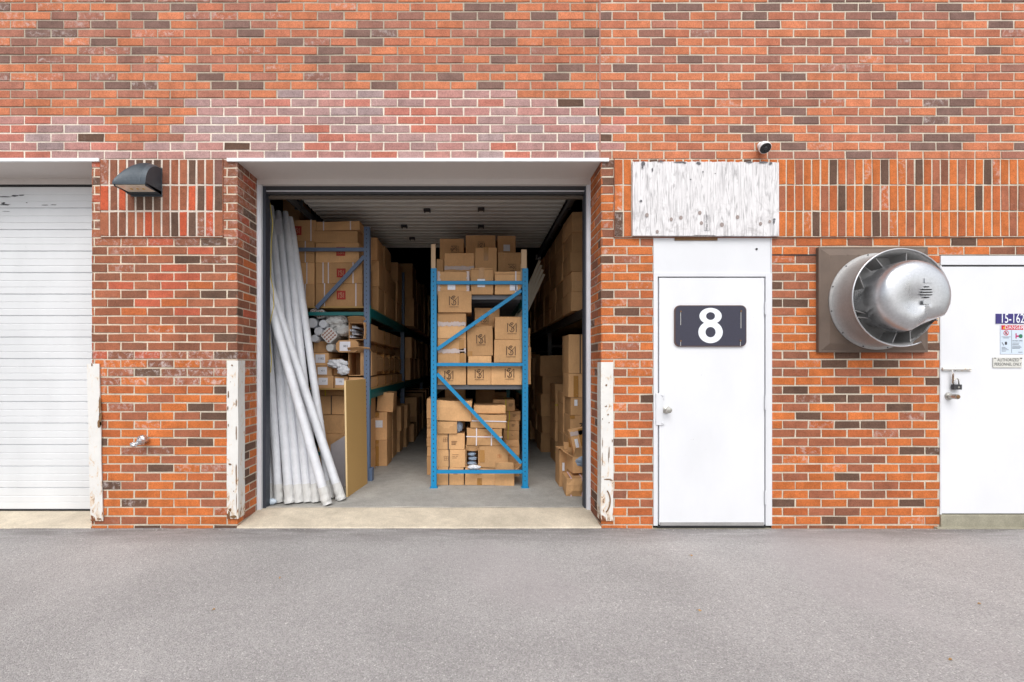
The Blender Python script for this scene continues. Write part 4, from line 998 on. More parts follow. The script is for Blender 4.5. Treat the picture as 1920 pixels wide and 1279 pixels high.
            m2 = MB(); m2.box(w_ / 2 + .004, w_ / 2 + .006, -0.02, 0.02, 0, h); m2.build('side_seam', M['tape'], o)
    return o
def pcarton(px0, py0, px1, py1, k, d, label, base=None, **kw):
    """front face measured on the photograph at depth ratio k, then built in metres; base snaps it to what carries it"""
    x0, x1 = WX(px0, k), WX(px1, k); z1 = WZ(py0, k); z0 = WZ(py1, k) if base is None else base
    return carton((x0 + x1) / 2, KY(k), z0, x1 - x0, d, z1 - z0, label, **kw), z1
def stack(px0, px1, k, base, items, d=0.4, group='cardboard cartons'):
    """items bottom-up: (top py, label, deco[, dict])"""
    z = base
    for it in items:
        z1 = WZ(it[0], k); kw = dict(it[3]) if len(it) > 3 else {}
        a, b = kw.pop('px', (px0, px1)); dd = kw.pop('d', d); dy = kw.pop('dy', 0)
        x0, x1 = WX(a, k), WX(b, k)
        carton((x0 + x1) / 2, KY(k) + dy, z, x1 - x0, dd, z1 - z, it[1], deco=it[2], group=group, **kw); z = z1
    return z
def open_carton(x, y, z, w_, d, h, label, flaps=(60, 40, 50, 30), rz=0, group='open cartons', tiltx=0, front_open=False):
    mb = MB(); t = 0.006
    mb.box(-w_ / 2, w_ / 2, -d / 2, d / 2, 0, t)
    if not front_open: mb.box(-w_ / 2, w_ / 2, -d / 2, -d / 2 + t, t, h)
    mb.box(-w_ / 2, w_ / 2, d / 2 - t, d / 2, t, h); mb.box(-w_ / 2, -w_ / 2 + t, -d / 2 + t, d / 2 - t, t, h); mb.box(w_ / 2 - t, w_ / 2, -d / 2 + t, d / 2 - t, t, h)
    if front_open: mb.box(-w_ / 2 + t, w_ / 2 - t, -d / 2 + t, d / 2 - t, h - t, h)
    o = mb.build('cardboard_box', M['card']); o.location = (x, y + d / 2, z); o.rotation_euler = (R(tiltx), 0, rz); tag(o, label, 'carton', group)
    fl = min(w_, d) * 0.48; f1, f2, f3, f4 = flaps
    def flap(Mx, L):
        m2 = MB(); n = 5; A = []; B = []
        for i in range(n + 1):
            bend = 0.012 * math.sin(i / n * 3.1); a = Mx @ Vector((-L / 2 + L * i / n, 0, 0)); b = Mx @ Vector((-L / 2 + 0.01 + (L - 0.02) * i / n, bend, fl)); A.append(m2.vert(a)); B.append(m2.vert(b))
        for i in range(n): m2.face((A[i], A[i + 1], B[i + 1], B[i]))
        q = m2.build('flap', M['card'], o); s_ = q.modifiers.new('thick', 'SOLIDIFY'); s_.thickness = 0.005
    if front_open:
        flap(Matrix.Translation((0, -d / 2, h)) @ Matrix.Rotation(R(f1), 4, 'X'), w_); flap(Matrix.Translation((w_ / 2, -d / 2, h / 2)) @ Matrix.Rotation(R(90), 4, 'Y') @ Matrix.Rotation(R(f2), 4, 'X'), h)
    else:
        flap(Matrix.Translation((0, -d / 2, h)) @ Matrix.Rotation(R(f1), 4, 'X'), w_); flap(Matrix.Translation((0, d / 2, h)) @ Matrix.Rotation(R(-f2), 4, 'X'), w_)
        flap(Matrix.Translation((-w_ / 2, 0, h)) @ Matrix.Rotation(R(-90), 4, 'Z') @ Matrix.Rotation(R(f3), 4, 'X'), d); flap(Matrix.Translation((w_ / 2, 0, h)) @ Matrix.Rotation(R(90), 4, 'Z') @ Matrix.Rotation(R(f4), 4, 'X'), d)
    return o
def bag(c, r, sq, label, sd=0, mat='bag', name='plastic_bag', cat='bag'):
    mb = MB(); rows = []; n, m_ = 22, 14
    for i in range(m_ + 1):
        th = math.pi * i / m_; row = []
        for j in range(n):
            ph = 2 * math.pi * j / n; p = Vector((math.sin(th) * math.cos(ph), math.sin(th) * math.sin(ph), math.cos(th)))
            q = Vector((p.x * sq[0], p.y * sq[1], p.z * sq[2])); k = 1 + 0.30 * noise.noise(p * 2.6 + Vector((sd, 0, 0))) + 0.16 * abs(noise.noise(p * 7 + Vector((0, sd, 0))))
            row.append(mb.vert(Vector(c) + q * r * k))
        rows.append(row)
    for i in range(m_):
        for j in range(n): mb.face((rows[i][j], rows[i + 1][j], rows[i + 1][(j + 1) % n], rows[i][(j + 1) % n]))
    return tag(mb.build(name, M[mat], org=c), label, cat)

# ------------------------------------------------------------------ racks
def upright(name, mat, x0, x1, y0, y1, z0, z1, parent, org, holes=True):
    mb = MB(); t = 0.006
    mb.box(x0, x1, y0, y0 + t, z0, z1); mb.box(x0, x0 + t, y0 + t, y1, z0, z1); mb.box(x1 - t, x1, y0 + t, y1, z0, z1)
    mb.box(x0 - .012, x1 + .012, y0 - .012, y1 + .01, z0, z0 + .005)
    if holes:
        z = z0 + 0.08; xc = (x0 + x1) / 2 - (x1 - x0) * 0.05
        while z < z1 - .03:
            mb.poly([(xc + .0055 * math.cos(a), y0 - .0006, z + .0085 * math.sin(a)) for a in [-2 * math.pi * j / 8 for j in range(8)]], 1); z += 0.0508
    return mb.build(name, [mat, M['dark']], parent, org)
def bar(mb, p0, p1, h=0.036, t=0.03):
    """channel brace between two points in a plane y = const"""
    p0, p1 = Vector(p0), Vector(p1); d = (p1 - p0); L = d.length; a = math.atan2(d.z, d.x)
    Mx = Matrix.Translation((p0 + p1) / 2) @ Matrix.Rotation(-a, 4, 'Y')
    mb.box(-L / 2, L / 2, 0, .004, -h / 2, h / 2, M=Mx); mb.box(-L / 2, L / 2, .004, t, h / 2 - .004, h / 2, M=Mx); mb.box(-L / 2, L / 2, .004, t, -h / 2, -h / 2 + .004, M=Mx)

# --- bright blue rack in the middle of the bay
K1 = 1.286; y1 = KY(K1); bx0, bx1 = WX(808, K1), WX(990, K1)
bx0 = -0.479; bx1 = 0.585
org = (0.05, y1, FZ)
rk = empty('pallet_rack', org, 'bright blue steel pallet rack standing in the middle of the open bay', 'rack')
zt = WZ(503, K1)
upright('upright', M['blue'], bx0, bx0 + 0.060, y1, y1 + 0.06, FZ, zt, rk, org); upright('upright', M['blue'], bx1 - 0.060, bx1, y1, y1 + 0.06, FZ, zt, rk, org)
mb = MB(); mb.box(bx1 + .001, bx1 + .003, y1 + .012, y1 + .05, FZ, zt)
for py in (529.5, 683.5, 885.5):
    mb = MB(); bar(mb, (bx0 + .06, y1 + .012, WZ(py, K1)), (bx1 - .06, y1 + .012, WZ(py, K1))); mb.build('brace', M['blue'], rk, org)
for (a, b, c, d) in ((819, 655, 978, 544), (819, 701, 978, 869)):
    mb = MB(); bar(mb, (WX(a, K1), y1 + .016, WZ(b, K1)), (WX(c, K1), y1 + .016, WZ(d, K1)), 0.038); mb.build('brace', M['blue'], rk, org)
ZD1, ZD2 = WZ(722, 1.30), WZ(552, 1.30)
ys = [y1, 3.62, 6.2, 8.8]
for y in ys[1:]:
    for x in (bx0, bx1 - .06): upright('upright', M['teal'], x, x + .06, y, y + .06, FZ, zt, rk, org)
    for zz in (0.3, 1.2, 2.2):
        mb = MB(); bar(mb, (bx0 + .06, y + .012, zz), (bx1 - .06, y + .012, zz)); mb.build('brace', M['teal'], rk, org)
for i in range(3):
    for zz in (ZD1, ZD2):
        for x in (bx0 + .012, bx1 - .05): mb = MB(); mb.box(x, x + .038, ys[i] + .066, ys[i + 1] - .004, zz - .115, zz - .02); mb.build('beam', M['teal'], rk, org)
        mb = MB(); y = ys[i] + (.10 if i == 0 else .1)
        while y < ys[i + 1] - .15:
            mb.box(bx0 + .03, bx1 - .03, y, y + 0.13, zz - .016, zz - .002); mb.box(bx0 + .052, bx1 - .052, y, y + .008, zz - .05, zz - .016); y += 0.27
        mb.build('slatted_deck', M['deck'], rk, org)
for (px0, px1, pt, pb, lab, off) in ((808.5, 816.5, 458, 503, 'short pine post standing on the left upright of the blue rack', 0), (977.5, 987.5, 468, 503, 'short pine post with a knot on the right upright of the blue rack', 1)):
    k = 1.29; x0, x1 = WX(px0, k), WX(px1, k); z0 = zt + 0.001; mb = MB()
    mb.box(x0, x1, y1 + .008, y1 + .048, z0, WZ(pt, k)); 
    if off: mb.box(x0 - .002, x0 + .02, y1 + .049, y1 + .075, 2.25, z0 + .06)
    tag(mb.build('wooden_post', M['wood'], org=((x0 + x1) / 2, y1, z0), bevel=.002), lab, 'post', 'pine posts on the blue rack')

# --- blue-grey and teal rack along the left
K2 = 1.368; y2 = KY(K2); xa, xb = -2.30, -1.226; orgL = (-1.76, y2, FZ)
rl = empty('pallet_rack', orgL, 'faded blue-grey rack with teal beams along the left side of the bay', 'rack')
ysl = [y2, 3.95, 6.7, 9.35]; ztl = WZ(425, K2)
for i, y in enumerate(ysl):
    upright('upright', M['slate'], xb - .066, xb, y, y + .066, FZ, ztl, rl, orgL); upright('upright', M['slate'], xa, xa + .066, y, y + .066, FZ, ztl, rl, orgL)
    for zz in (WZ(467, K2), WZ(588, K2), 0.35):
        mb = MB(); bar(mb, (xa + .066, y + .012, zz), (xb - .066, y + .012, zz), .040); mb.build('brace', M['slate'] if zz > 2.2 else M['teal'], rl, orgL)
    mb = MB(); bar(mb, (WX(592, K2), y + .016, WZ(577, K2)), (WX(682, K2), y + .016, WZ(480, K2)), .042); mb.build('brace', M['slate'], rl, orgL)
ZL1, ZL2 = 1.118, 2.085
for i in range(3):
    for zz in (ZL1, ZL2):
        for x in (xb - .045, xa + .01):
            mb = MB(); mb.box(x, x + .045, ysl[i] + .07, ysl[i + 1] - .004, zz - .125, zz - .022); mb.box(x + .04, x + .052, ysl[i] + .002, ysl[i] + .05, zz - .20, zz - .0); mb.box(x + .04, x + .052, ysl[i + 1] + .002, ysl[i + 1] + .05, zz - .20, zz - .0)
            mb.build('beam', M['teal'], rl, orgL)
        mb = MB(); mb.box(xa + .02, xb - .004, ysl[i] + .072, ysl[i + 1] - .006, zz - .020, zz - .002); mb.build('deck_board', M['osb'], rl, orgL)
mb = MB(); mb.box(xb + .0, xb + .035, y2 - .02, y2 + .07, FZ, WZ(878, K2)); mb.build('foot_guard', M['slate'], rl, orgL)

# --- dark rack along the right
orgR = (1.7, 0.8, FZ); rr = empty('pallet_rack', orgR, 'dark steel rack packed with cartons along the right side of the bay', 'rack')
for i, y in enumerate((0.80, 3.5, 6.2, 8.9)):
    for x in (1.20, 2.22): upright('upright', M['rackk'], x, x + .06, y, y + .06, FZ, 3.2, rr, orgR, False)
    for zz in (0.3, 1.7, 2.6):
        mb = MB(); bar(mb, (1.26, y + .012, zz), (2.22, y + .012, zz)); mb.build('brace', M['rackk'], rr, orgR)
ZR = 2.03
for i, y in enumerate((0.80, 3.5, 6.2)):
    for zz in (ZR,):
        for x in (1.19, 2.23): mb = MB(); mb.box(x, x + .045, y + .07, y + 2.695, zz - .12, zz - .02); mb.build('beam', M['rackk'], rr, orgR)
        mb = MB(); mb.box(1.24, 2.25, y + .07, y + 2.695, zz - .018, zz - .002); mb.build('deck_board', M['osb'], rr, orgR)

# ------------------------------------------------------------------ cartons in the blue rack
MO = (('logo'),)
def lg(x, z, s=0.098, r=0): return ('logo', x, z, s, r)
G1 = 'cartons on the blue rack'
k = 1.305
stack(820, 874, k, ZD1, [
    (685.5, 'monogrammed carton at bottom left of the lower blue rack shelf', [lg(-.10, .50)]),
    (659, 'plain carton directly above the bottom left monogrammed carton on the blue rack', [('tape', .36, 0, 1)]),
    (635, 'plain carton with a vertical tape scrap, third up at the left of the blue rack', [('tape', .34, .1, .9), ('htape', .06)]),
    (610, 'plain carton behind the diagonal brace, fourth up at left of the blue rack', []),
    (586.5, 'plain carton with torn clear tape under the overhanging monogrammed carton', [('htape', .12)]),
    (546, 'large monogrammed carton overhanging the top of the left stack of the lower blue rack shelf', [lg(-.03, .52, .105)], {'px': (820.5, 884), 'dy': -.03, 'rz': .02})], d=.42, group=G1)
z = stack(876, 921, k, ZD1, [
    (683, 'monogrammed carton at bottom centre of the lower blue rack shelf', [lg(.0, .52)]),
    (667.5, 'shallow plain carton under the tall monogrammed carton in the blue rack', [], {'px': (878, 922)}),
    (611, 'tall upright monogrammed carton in the middle of the blue rack', [lg(.03, .55, .10), ('tape', -.40, .0, .16), ('tape', -.40, .84, 1)], {'px': (877.5, 926), 'rz': -.03, 'tilt': -.022})], d=.40, group=G1)
pcarton(889, 577, 936, 607, 1.36, .35, 'monogrammed carton set back behind the diagonal brace of the blue rack', base=z, deco=[lg(-.1, .42, .085)], group=G1, rz=.03)
stack(922, 979, k, ZD1, [
    (680, 'monogrammed carton at bottom right of the lower blue rack shelf', [lg(.09, .52, .105)], {'px': (921, 979)}),
    (636.5, 'monogrammed carton second up at the right of the blue rack', [lg(.10, .50, .105)], {'px': (926, 979)}),
    (593.5, 'monogrammed carton topmost on the right stack of the lower blue rack shelf', [lg(.12, .50, .105), ('seam', .997)], {'px': (928, 979)})], d=.42, group=G1)
pcarton(982, 615, 994.5, 651, 1.35, .3, 'narrow carton peeping out to the right of the blue rack upright', base=ZD1 + .43, group=G1)
carton(.60, KY(1.35), ZD1, .10, .3, .43, 'narrow carton beneath the one peeping out right of the blue upright', group=G1)
k = 1.30
za = stack(820, 880.5, k, ZD2, [(509, 'scuffed carton with white label at left of the top blue rack shelf', [('paper', -.06, .38, .085, .095), ('endtape',)], {})], d=.38, group=G1)
zb_ = stack(883, 925, k, ZD2, [(502, 'upright carton with white label at centre of the top blue rack shelf', [('paper', -.04, .42, .085, .09), ('tape', -.03, .6, 1), ('seam', .93)], {})], d=.38, group=G1)
zc_ = stack(927.5, 977, k, ZD2, [(509, 'scuffed carton with label and hanging strap at right of the top blue rack shelf', [('paper', .22, .35, .085, .095), ('seam', .88), ('vstrap', .30, 'strap')], {})], d=.38, group=G1)
def raised(dc, lo, h):
    H = lo + h; o = []
    for t in dc:
        t = list(t)
        if t[0] in ('logo', 'paper'): t[2] = (lo + t[2] * h) / H
        elif t[0] == 'tape': t[2] = (lo + t[2] * h) / H; t[3] = (lo + t[3] * h) / H
        elif t[0] == 'htape': t[1] = (lo + t[1] * h) / H
        o.append(tuple(t))
    return o
k = 1.42
for (a, b, t, lab, dc) in ((833, 889.5, 474, 'carton with a torn band of clear tape across it, second row atop the blue rack', [('htape', .42)]), (890.5, 932, 464, 'plain taped carton in the middle of the second row atop the blue rack', [('tape', .0, .58, 1), ('tape', 0, 0, .08)]), (933.5, 977, 473, 'carton with its monogram turned sideways beside the right pine post', [lg(.08, .42, .085, R(90)), ('tape', -.34, .88, 1)]),
    (818, 832, 485, 'small carton set back just right of the left pine post', [])):
    x0, x1 = WX(a, k), WX(b, k); h = WZ(t, k) - ZD2 - .262
    carton((x0 + x1) / 2, KY(k), ZD2, x1 - x0, .40, .262 + h, lab, deco=raised(dc, .262, h), group=G1)
k = 1.54
for (a, b, t, lab, dc) in ((824.5, 870, 447.5, 'topmost left carton with sideways monogram crowning the blue rack pile', [lg(.10, .64, .085, R(90))]), (873, 929.5, 441, 'topmost middle carton with upside-down monogram crowning the blue rack pile', [lg(.02, .66, .09, R(180))]), (933, 967, 442, 'topmost right carton with a square white label crowning the blue rack pile', [('paper', .0, .62, .085, .085)])):
    x0, x1 = WX(a, k), WX(b, k); zm = 2.66
    carton((x0 + x1) / 2, KY(k), ZD2, x1 - x0, .40, WZ(t, k) - ZD2, lab, deco=raised(dc, zm - ZD2, WZ(t, k) - zm), group=G1)

# floor level under the blue rack
k = 1.318; G2 = 'cartons on the floor under the blue rack'
stack(819, 871, k, FZ, [
    (876.5, 'black-strapped carton on the floor behind the lowest blue brace', [('vstrap', -.06, 'bstrap'), ('print', .2, .8)], {'px': (819, 870)}),
    (843, 'black-strapped carton second from the floor at left under the blue rack', [('vstrap', -.06, 'bstrap'), ('square', -.16, .52, .045), ('print', .14, .7)], {'px': (818, 873)}),
    (813, 'black-strapped carton third from the floor at left under the blue rack', [('vstrap', -.08, 'bstrap'), ('square', -.18, .62, .045), ('print', .12, .5)], {'px': (819, 872), 'rz': -.02})], d=.42, group=G2)
z0 = WZ(813, k)
open_carton(WX(838.5, k), KY(k) - .02, z0 + .002, WX(857, k) - WX(820, k), .36, .135, 'torn carton spilling a blue-grey bag under the largest carton', flaps=(-170, 20, 0, 0), rz=0, front_open=False)
bag((WX(860, k), KY(k) + .06, z0 + .075), .05, (.8, .8, 1.3), 'blue-grey plastic bag bulging from the torn carton at lower left of the blue rack', 3)
carton(WX(850, k), KY(k) - .03, z0 + .145, WX(884, k) - WX(815, k), .46, WZ(751, k) - z0 - .145, 'largest slumped plain carton at lower left of the blue rack', amp=.016, tilt=.035, group=G2)
k = 1.44
stack(800, 815, k, FZ, [(856, 'carton end jutting left past the blue upright, lowest', []), (838, 'carton end jutting left past the blue upright, second up', []), (821, 'carton end jutting left past the blue upright, third up', []), (803, 'carton end jutting left past the blue upright, fourth up', []), (785, 'carton end jutting left past the blue upright, fifth up', []), (747, 'tall carton end jutting left past the blue upright, topmost', [])], d=.40, group=G2)
k = 1.318
stack(871.5, 929, k, FZ, [(877, 'wide printed carton on the floor at the centre under the blue rack', [('print', 0, .8), ('tape', -.02, 0, .4)])], d=.40, group=G2)
zc = WZ(876.5, k)
open_carton(WX(885.5, k), KY(k), zc, WX(898, k) - WX(873.5, k), .30, WZ(835, k) - zc, 'open-fronted carton showing grey bagged parts at the centre under the blue rack', flaps=(-150, 0, 0, 0), front_open=True)
for i in range(4): bag((WX(885.5 + (i % 2) * 2 - 1, k), KY(k) + .07, zc + .035 + i * .052), .038, (1.25, 1, .55), 'grey bag of parts, %s from the top inside the open-fronted carton' % ORD[3 - i], 20 + i, 'bag')
bag((WX(889, k), KY(k) - .035, zc + .012), .055, (1.2, .7, .42), 'crumpled clear bag spilling over the carton edge at the centre of the blue rack', 9, 'wrap')
carton((WX(900, k) + WX(953, k)) / 2, KY(k) - .02, zc, WX(953, k) - WX(900, k), .38, WZ(835, k) - zc, 'crushed carton with an orange printed mark under the blue rack', deco=[('omark', .20, .52, .042), ('tape', -.40, .25, .8)], amp=.010, rz=-.03, group=G2)
zc2 = WZ(834.5, k)
carton((WX(874.5, k) + WX(941, k)) / 2, KY(k) - .03, zc2, WX(941, k) - WX(874.5, k), .40, WZ(803, k) - zc2, 'carton with a cross of white straps and an orange mark under the blue rack', deco=[('hstrap', .52, 'strap'), ('vstrap', -.22, 'strap'), ('vstrap', .20, 'strap'), ('omark', .05, .52, .04)], amp=.011, tilt=.015, group=G2)
zc3 = WZ(802.5, k)
carton((WX(882, k) + WX(949, k)) / 2, KY(k) - .02, zc3, WX(949, k) - WX(882, k), .38, WZ(777, k) - zc3, 'carton with a single horizontal white strap at the centre under the blue rack', deco=[('hstrap', .52, 'strap')], amp=.011, tilt=.02, rz=-.02, group=G2)
carton((WX(888, k) + WX(949, k)) / 2, KY(k) + .05, WZ(776.5, k), WX(949, k) - WX(888, k), .34, .095, 'flat plain carton lying on top of the white-strapped cartons', amp=.006, group=G2)
open_carton(WX(948, k), KY(k) - .02, FZ, WX(966, k) - WX(930, k), .26, WZ(882, k) - FZ, 'open carton with raised flaps on the floor beside the right blue upright', flaps=(20, 10, 20, 55), rz=-.10)
k = 1.42; G3 = 'yellow-strapped cartons under the blue rack'
stack(944, 974, k, FZ, [(853, 'carton on the floor at the right-hand column under the blue rack', [], {}), (838, 'plain carton low in the right-hand column under the blue rack', []), (824, 'crushed carton in the right-hand column under the blue rack', [], {'amp': .01}),
    (807, 'yellow-strapped carton, lowest of the four at right under the blue rack', [('vstrap', -.22, 'ystrap'), ('print', .1, .6)]), (789, 'yellow-strapped carton, second up of the four at right under the blue rack', [('vstrap', -.20, 'ystrap'), ('print', .1, .6)]), (771, 'yellow-strapped carton, third up of the four at right under the blue rack', [('vstrap', -.2, 'ystrap'), ('print', .1, .6)], {'px': (946, 976)}),
    (749, 'yellow-strapped carton, topmost of the four and shifted left under the blue rack', [('vstrap', .08, 'ystrap'), ('print', .3, .6)], {'px': (924, 966)})], d=.36, group=G3)
G4 = 'dim cartons deep under the blue rack'
for i, (a, b, t) in enumerate(((834, 872, 728), (892, 928, 730), (905, 950, 735))):
    kk = 1.62 + .12 * i; zz = FZ
    for q, hh in enumerate((.33, .33, WZ(t, kk) - FZ - .66)): 
        x0, x1 = WX(a, kk), WX(b, kk); carton((x0 + x1) / 2, KY(kk), zz, x1 - x0, .4, hh, 'dim carton %s up, %s stack back on the floor under the blue rack' % (ORD[q], ORD[i]), group=G4); zz += hh
# deeper stacks on the blue rack, seen through the gaps
g = random.Random(77)
for lev, z0, nm in ((0, ZD1, 'lower'), (1, ZD2, 'upper')):
    for i, y in enumerate((2.95, 4.0, 4.9, 5.6)):
        for s_, xx in ((0, -.20), (1, .32)):
            zz = z0
            for q in range(2):
                hh = .27 + .05 * g.random(); carton(xx, y, zz, .50, .42, hh, 'dim carton %s up, %s %s pile back on the %s blue rack shelf' % (ORD[q], ORD[i], ('left', 'right')[s_], nm), group='dim cartons at the back of the blue rack'); zz += hh
# leaning cream mouldings to the right of the blue rack
for i in range(4):
    k0, k1 = 1.62, 1.50; mb = MB(); dx = i * 4.0
    a = Vector((WX(1012 + dx * .55, k0), KY(k0) - .02 * i, WZ(489 + i * 9, k0))); b = Vector((WX(966 + dx, k1), KY(k1) - .02 * i, WZ(598 + i * 2, k1)))
    d_ = (b - a).normalized(); s_ = d_.cross(Vector((0, 1, 0))).normalized() * .018; t_ = Vector((0, .012, 0))
    P = [a + s_ - t_, a - s_ - t_, a - s_ + t_, a + s_ + t_]; Q = [b + s_ - t_, b - s_ - t_, b - s_ + t_, b + s_ + t_]
    A = [mb.vert(p) for p in P]; B = [mb.vert(p) for p in Q]; mb.face(A); mb.face(B[::-1])
    for j in range(4): mb.face((A[j], B[j], B[(j + 1) % 4], A[(j + 1) % 4]))
    tag(mb.build('moulding_length', M['trim'], org=tuple(b)), 'cream moulding length leaning right of the blue rack, %s from the top' % ORD[i], 'moulding', 'cream mouldings leaning beside the blue rack')

# ------------------------------------------------------------------ left rack, upper level
k = 1.395; G5 = 'red-stamped cartons on the upper left rack shelf'; RS = .105
stack(591, 680, k, ZL2, [
    (531.5, 'red-stamped carton resting on the upper shelf of the left rack', [('redlogo', .05, .49, RS), ('vstrap', -.30, 'strap'), ('vstrap', .36, 'strap')]),
    (492.5, 'red-stamped carton second up beside the grey upright of the left rack', [('redlogo', .05, .50, RS), ('vstrap', -.33, 'strap'), ('vstrap', -.22, 'strap'), ('vstrap', .30, 'strap')]),
    (455, 'red-stamped carton behind the grey horizontal brace of the left rack', [('redlogo', .08, .55, RS)], {'px': (591, 674)}),
    (432, 'unmarked carton near the top of the upper left rack pile', [('seam', .95)], {'px': (589, 671)}),
    (415, 'topmost slumped carton with white straps on the upper left rack pile', [('vstrap', -.32, 'strap'), ('vstrap', .28, 'strap')], {'px': (592, 676), 'amp': .012, 'tilt': -.02})], d=.50, group=G5)
stack(520, 589.5, k, ZL2, [
    (532.5, 'carton half hidden behind the wrapped tubes on the upper left rack, lowest', [('vstrap', .26, 'strap')]),
    (492.5, 'carton half hidden behind the wrapped tubes on the upper left rack, second up', [('vstrap', .30, 'strap')]),
    (452.5, 'carton half hidden behind the wrapped tubes on the upper left rack, third up', [('vstrap', .26, 'strap')]),
    (412.5, 'red-stamped carton half hidden behind the tube tops on the upper left rack', [('redlogo', .02, .49, RS), ('vstrap', .38, 'strap')], {'px': (520, 592)})], d=.50, group=G5)
stack(530, 562, 1.46, ZL2 + 1.09, [(372, 'dim carton on top of the pile behind the wrapped tubes', [])], d=.4, group=G5)
carton(WX(546, 1.42), KY(1.42) + .02, ZL2, .3, .3, 1.0, 'hidden tall carton behind the wrapped tubes', group='hidden cartons behind the wrapped tubes') if 0 else None
# stacks further back on the upper shelf: side panels show towards the aisle
g = random.Random(5)
def row(x1, wd, ylist, z0, hs, where, group, jit=.03, dps=.42, strap=None):
    for i, y in enumerate(ylist):
        zz = z0; hl = hs[i] if isinstance(hs[0], (list, tuple)) else hs
        sd_ = 1 if x1 < 0 else -1
        for q, hh in enumerate(hl):
            xf = x1 + (g.random() - .5) * jit
            carton(xf - sd_ * wd / 2, y + (g.random() - .5) * .02, zz, wd, dps, hh, 'dim carton %s up, %s stack back, %s' % (ORD[q], ORD[i], where), group=group, rz=(g.random() - .5) * .05, amp=.010); zz += hh
row(-1.27, .46, [2.05, 2.52, 3.0, 3.5], ZL2, [[.34, .34, .30], [.36, .33, .30], [.33, .30], [.35, .34, .30]], 'left rack upper shelf', 'dim cartons on the upper shelf of the left rack')
row(-1.10, .52, [4.15, 4.75, 5.4, 6.1, 7.0, 7.7, 8.4], ZL2, [[.50, .62], [.5, .45], [.45, .5], [.4, .4, .3], [.5, .5], [.5, .5], [.5, .5]], 'left rack upper shelf past its second upright', 'dim tall cartons deep on the upper shelf of the left rack', dps=.50)
row(-1.16, .50, [4.3, 4.9, 5.6, 6.2, 7.1, 7.9], ZL1, [[.40, .38], [.4, .38], [.4, .35], [.4, .4], [.4, .4], [.4, .4]], 'left rack middle shelf past its second upright', 'dim cartons deep on the middle shelf of the left rack', dps=.48)
# floor stacks beside the left aisle
G6 = 'cartons on the floor under the left rack'
k = 1.567
stack(702, 726, k, FZ, [(825, 'tall carton on the floor nearest the aisle under the left rack', [('tape', -.3, 0, 1)], {'rz': 0}), (773, 'carton with a square white label under the lowest teal beam', [('paper', .0, .58, .10, .095), ('tape', -.1, .8, 1)], {'px': (695, 726)}), (736, 'tilted carton on top of the white-labelled carton under the lowest teal beam', [], {'px': (703, 734), 'dy': .05, 'rz': .05, 'tilt': .06})], d=.36, group=G6)
k = 1.70
stack(712, 737, k, FZ, [(820, 'carton on the floor in the second pile back under the left rack', []), (782, 'carton on top of the second pile back under the left rack', []), (757, 'small carton topmost of the second pile back under the left rack', [])], d=.32, group=G6)
k = 1.82
stack(722, 750, k, FZ, [(808, 'carton on the floor in the third pile back under the left rack', []), (762, 'pale carton on top of the third pile back under the left rack', [('seam', .97)], {'px': (724, 752)})], d=.30, group=G6)
k = 1.93
stack(735, 762, k, FZ, [(803, 'carton on the floor in the fourth pile back under the left rack', []), (759, 'pale carton on top of the fourth pile back under the left rack', [('seam', .97)], {'px': (738, 764)})], d=.30, group=G6)
k = 2.06
stack(766, 776, k, FZ, [(795, 'narrow carton standing out into the left aisle, lower than its neighbours', [])], d=.30, group=G6)
row(-1.10, .50, [4.6, 5.1, 5.6, 6.2, 7.0, 7.8], FZ, [[.38, .36], [.36, .34], [.4, .36], [.4, .4], [.4, .4], [.4, .4]], 'deep along the left aisle floor', 'dim cartons on the floor deep along the left aisle')
k = 1.44
stack(596, 647, k, FZ, [(850, 'carton on the floor behind the wrapped tubes', []), (813, 'carton second from the floor behind the wrapped tubes', []), (777, 'carton third from the floor behind the wrapped tubes', [('seam', .98)]), (742, 'black-strapped carton fourth from the floor behind the wrapped tubes', [('vstrap', .0, 'bstrap')]), (728, 'shallow yellow-strapped carton right under the middle shelf of the left rack', [('vstrap', -.22, 'ystrap')])], d=.42, group=G6)
stack(649, 690, k, FZ, [(850, 'carton on the floor behind the particle board', []), (790, 'carton in the middle of the pile behind the particle board', []), (735, 'carton topmost behind the particle board', [])], d=.42, group=G6)

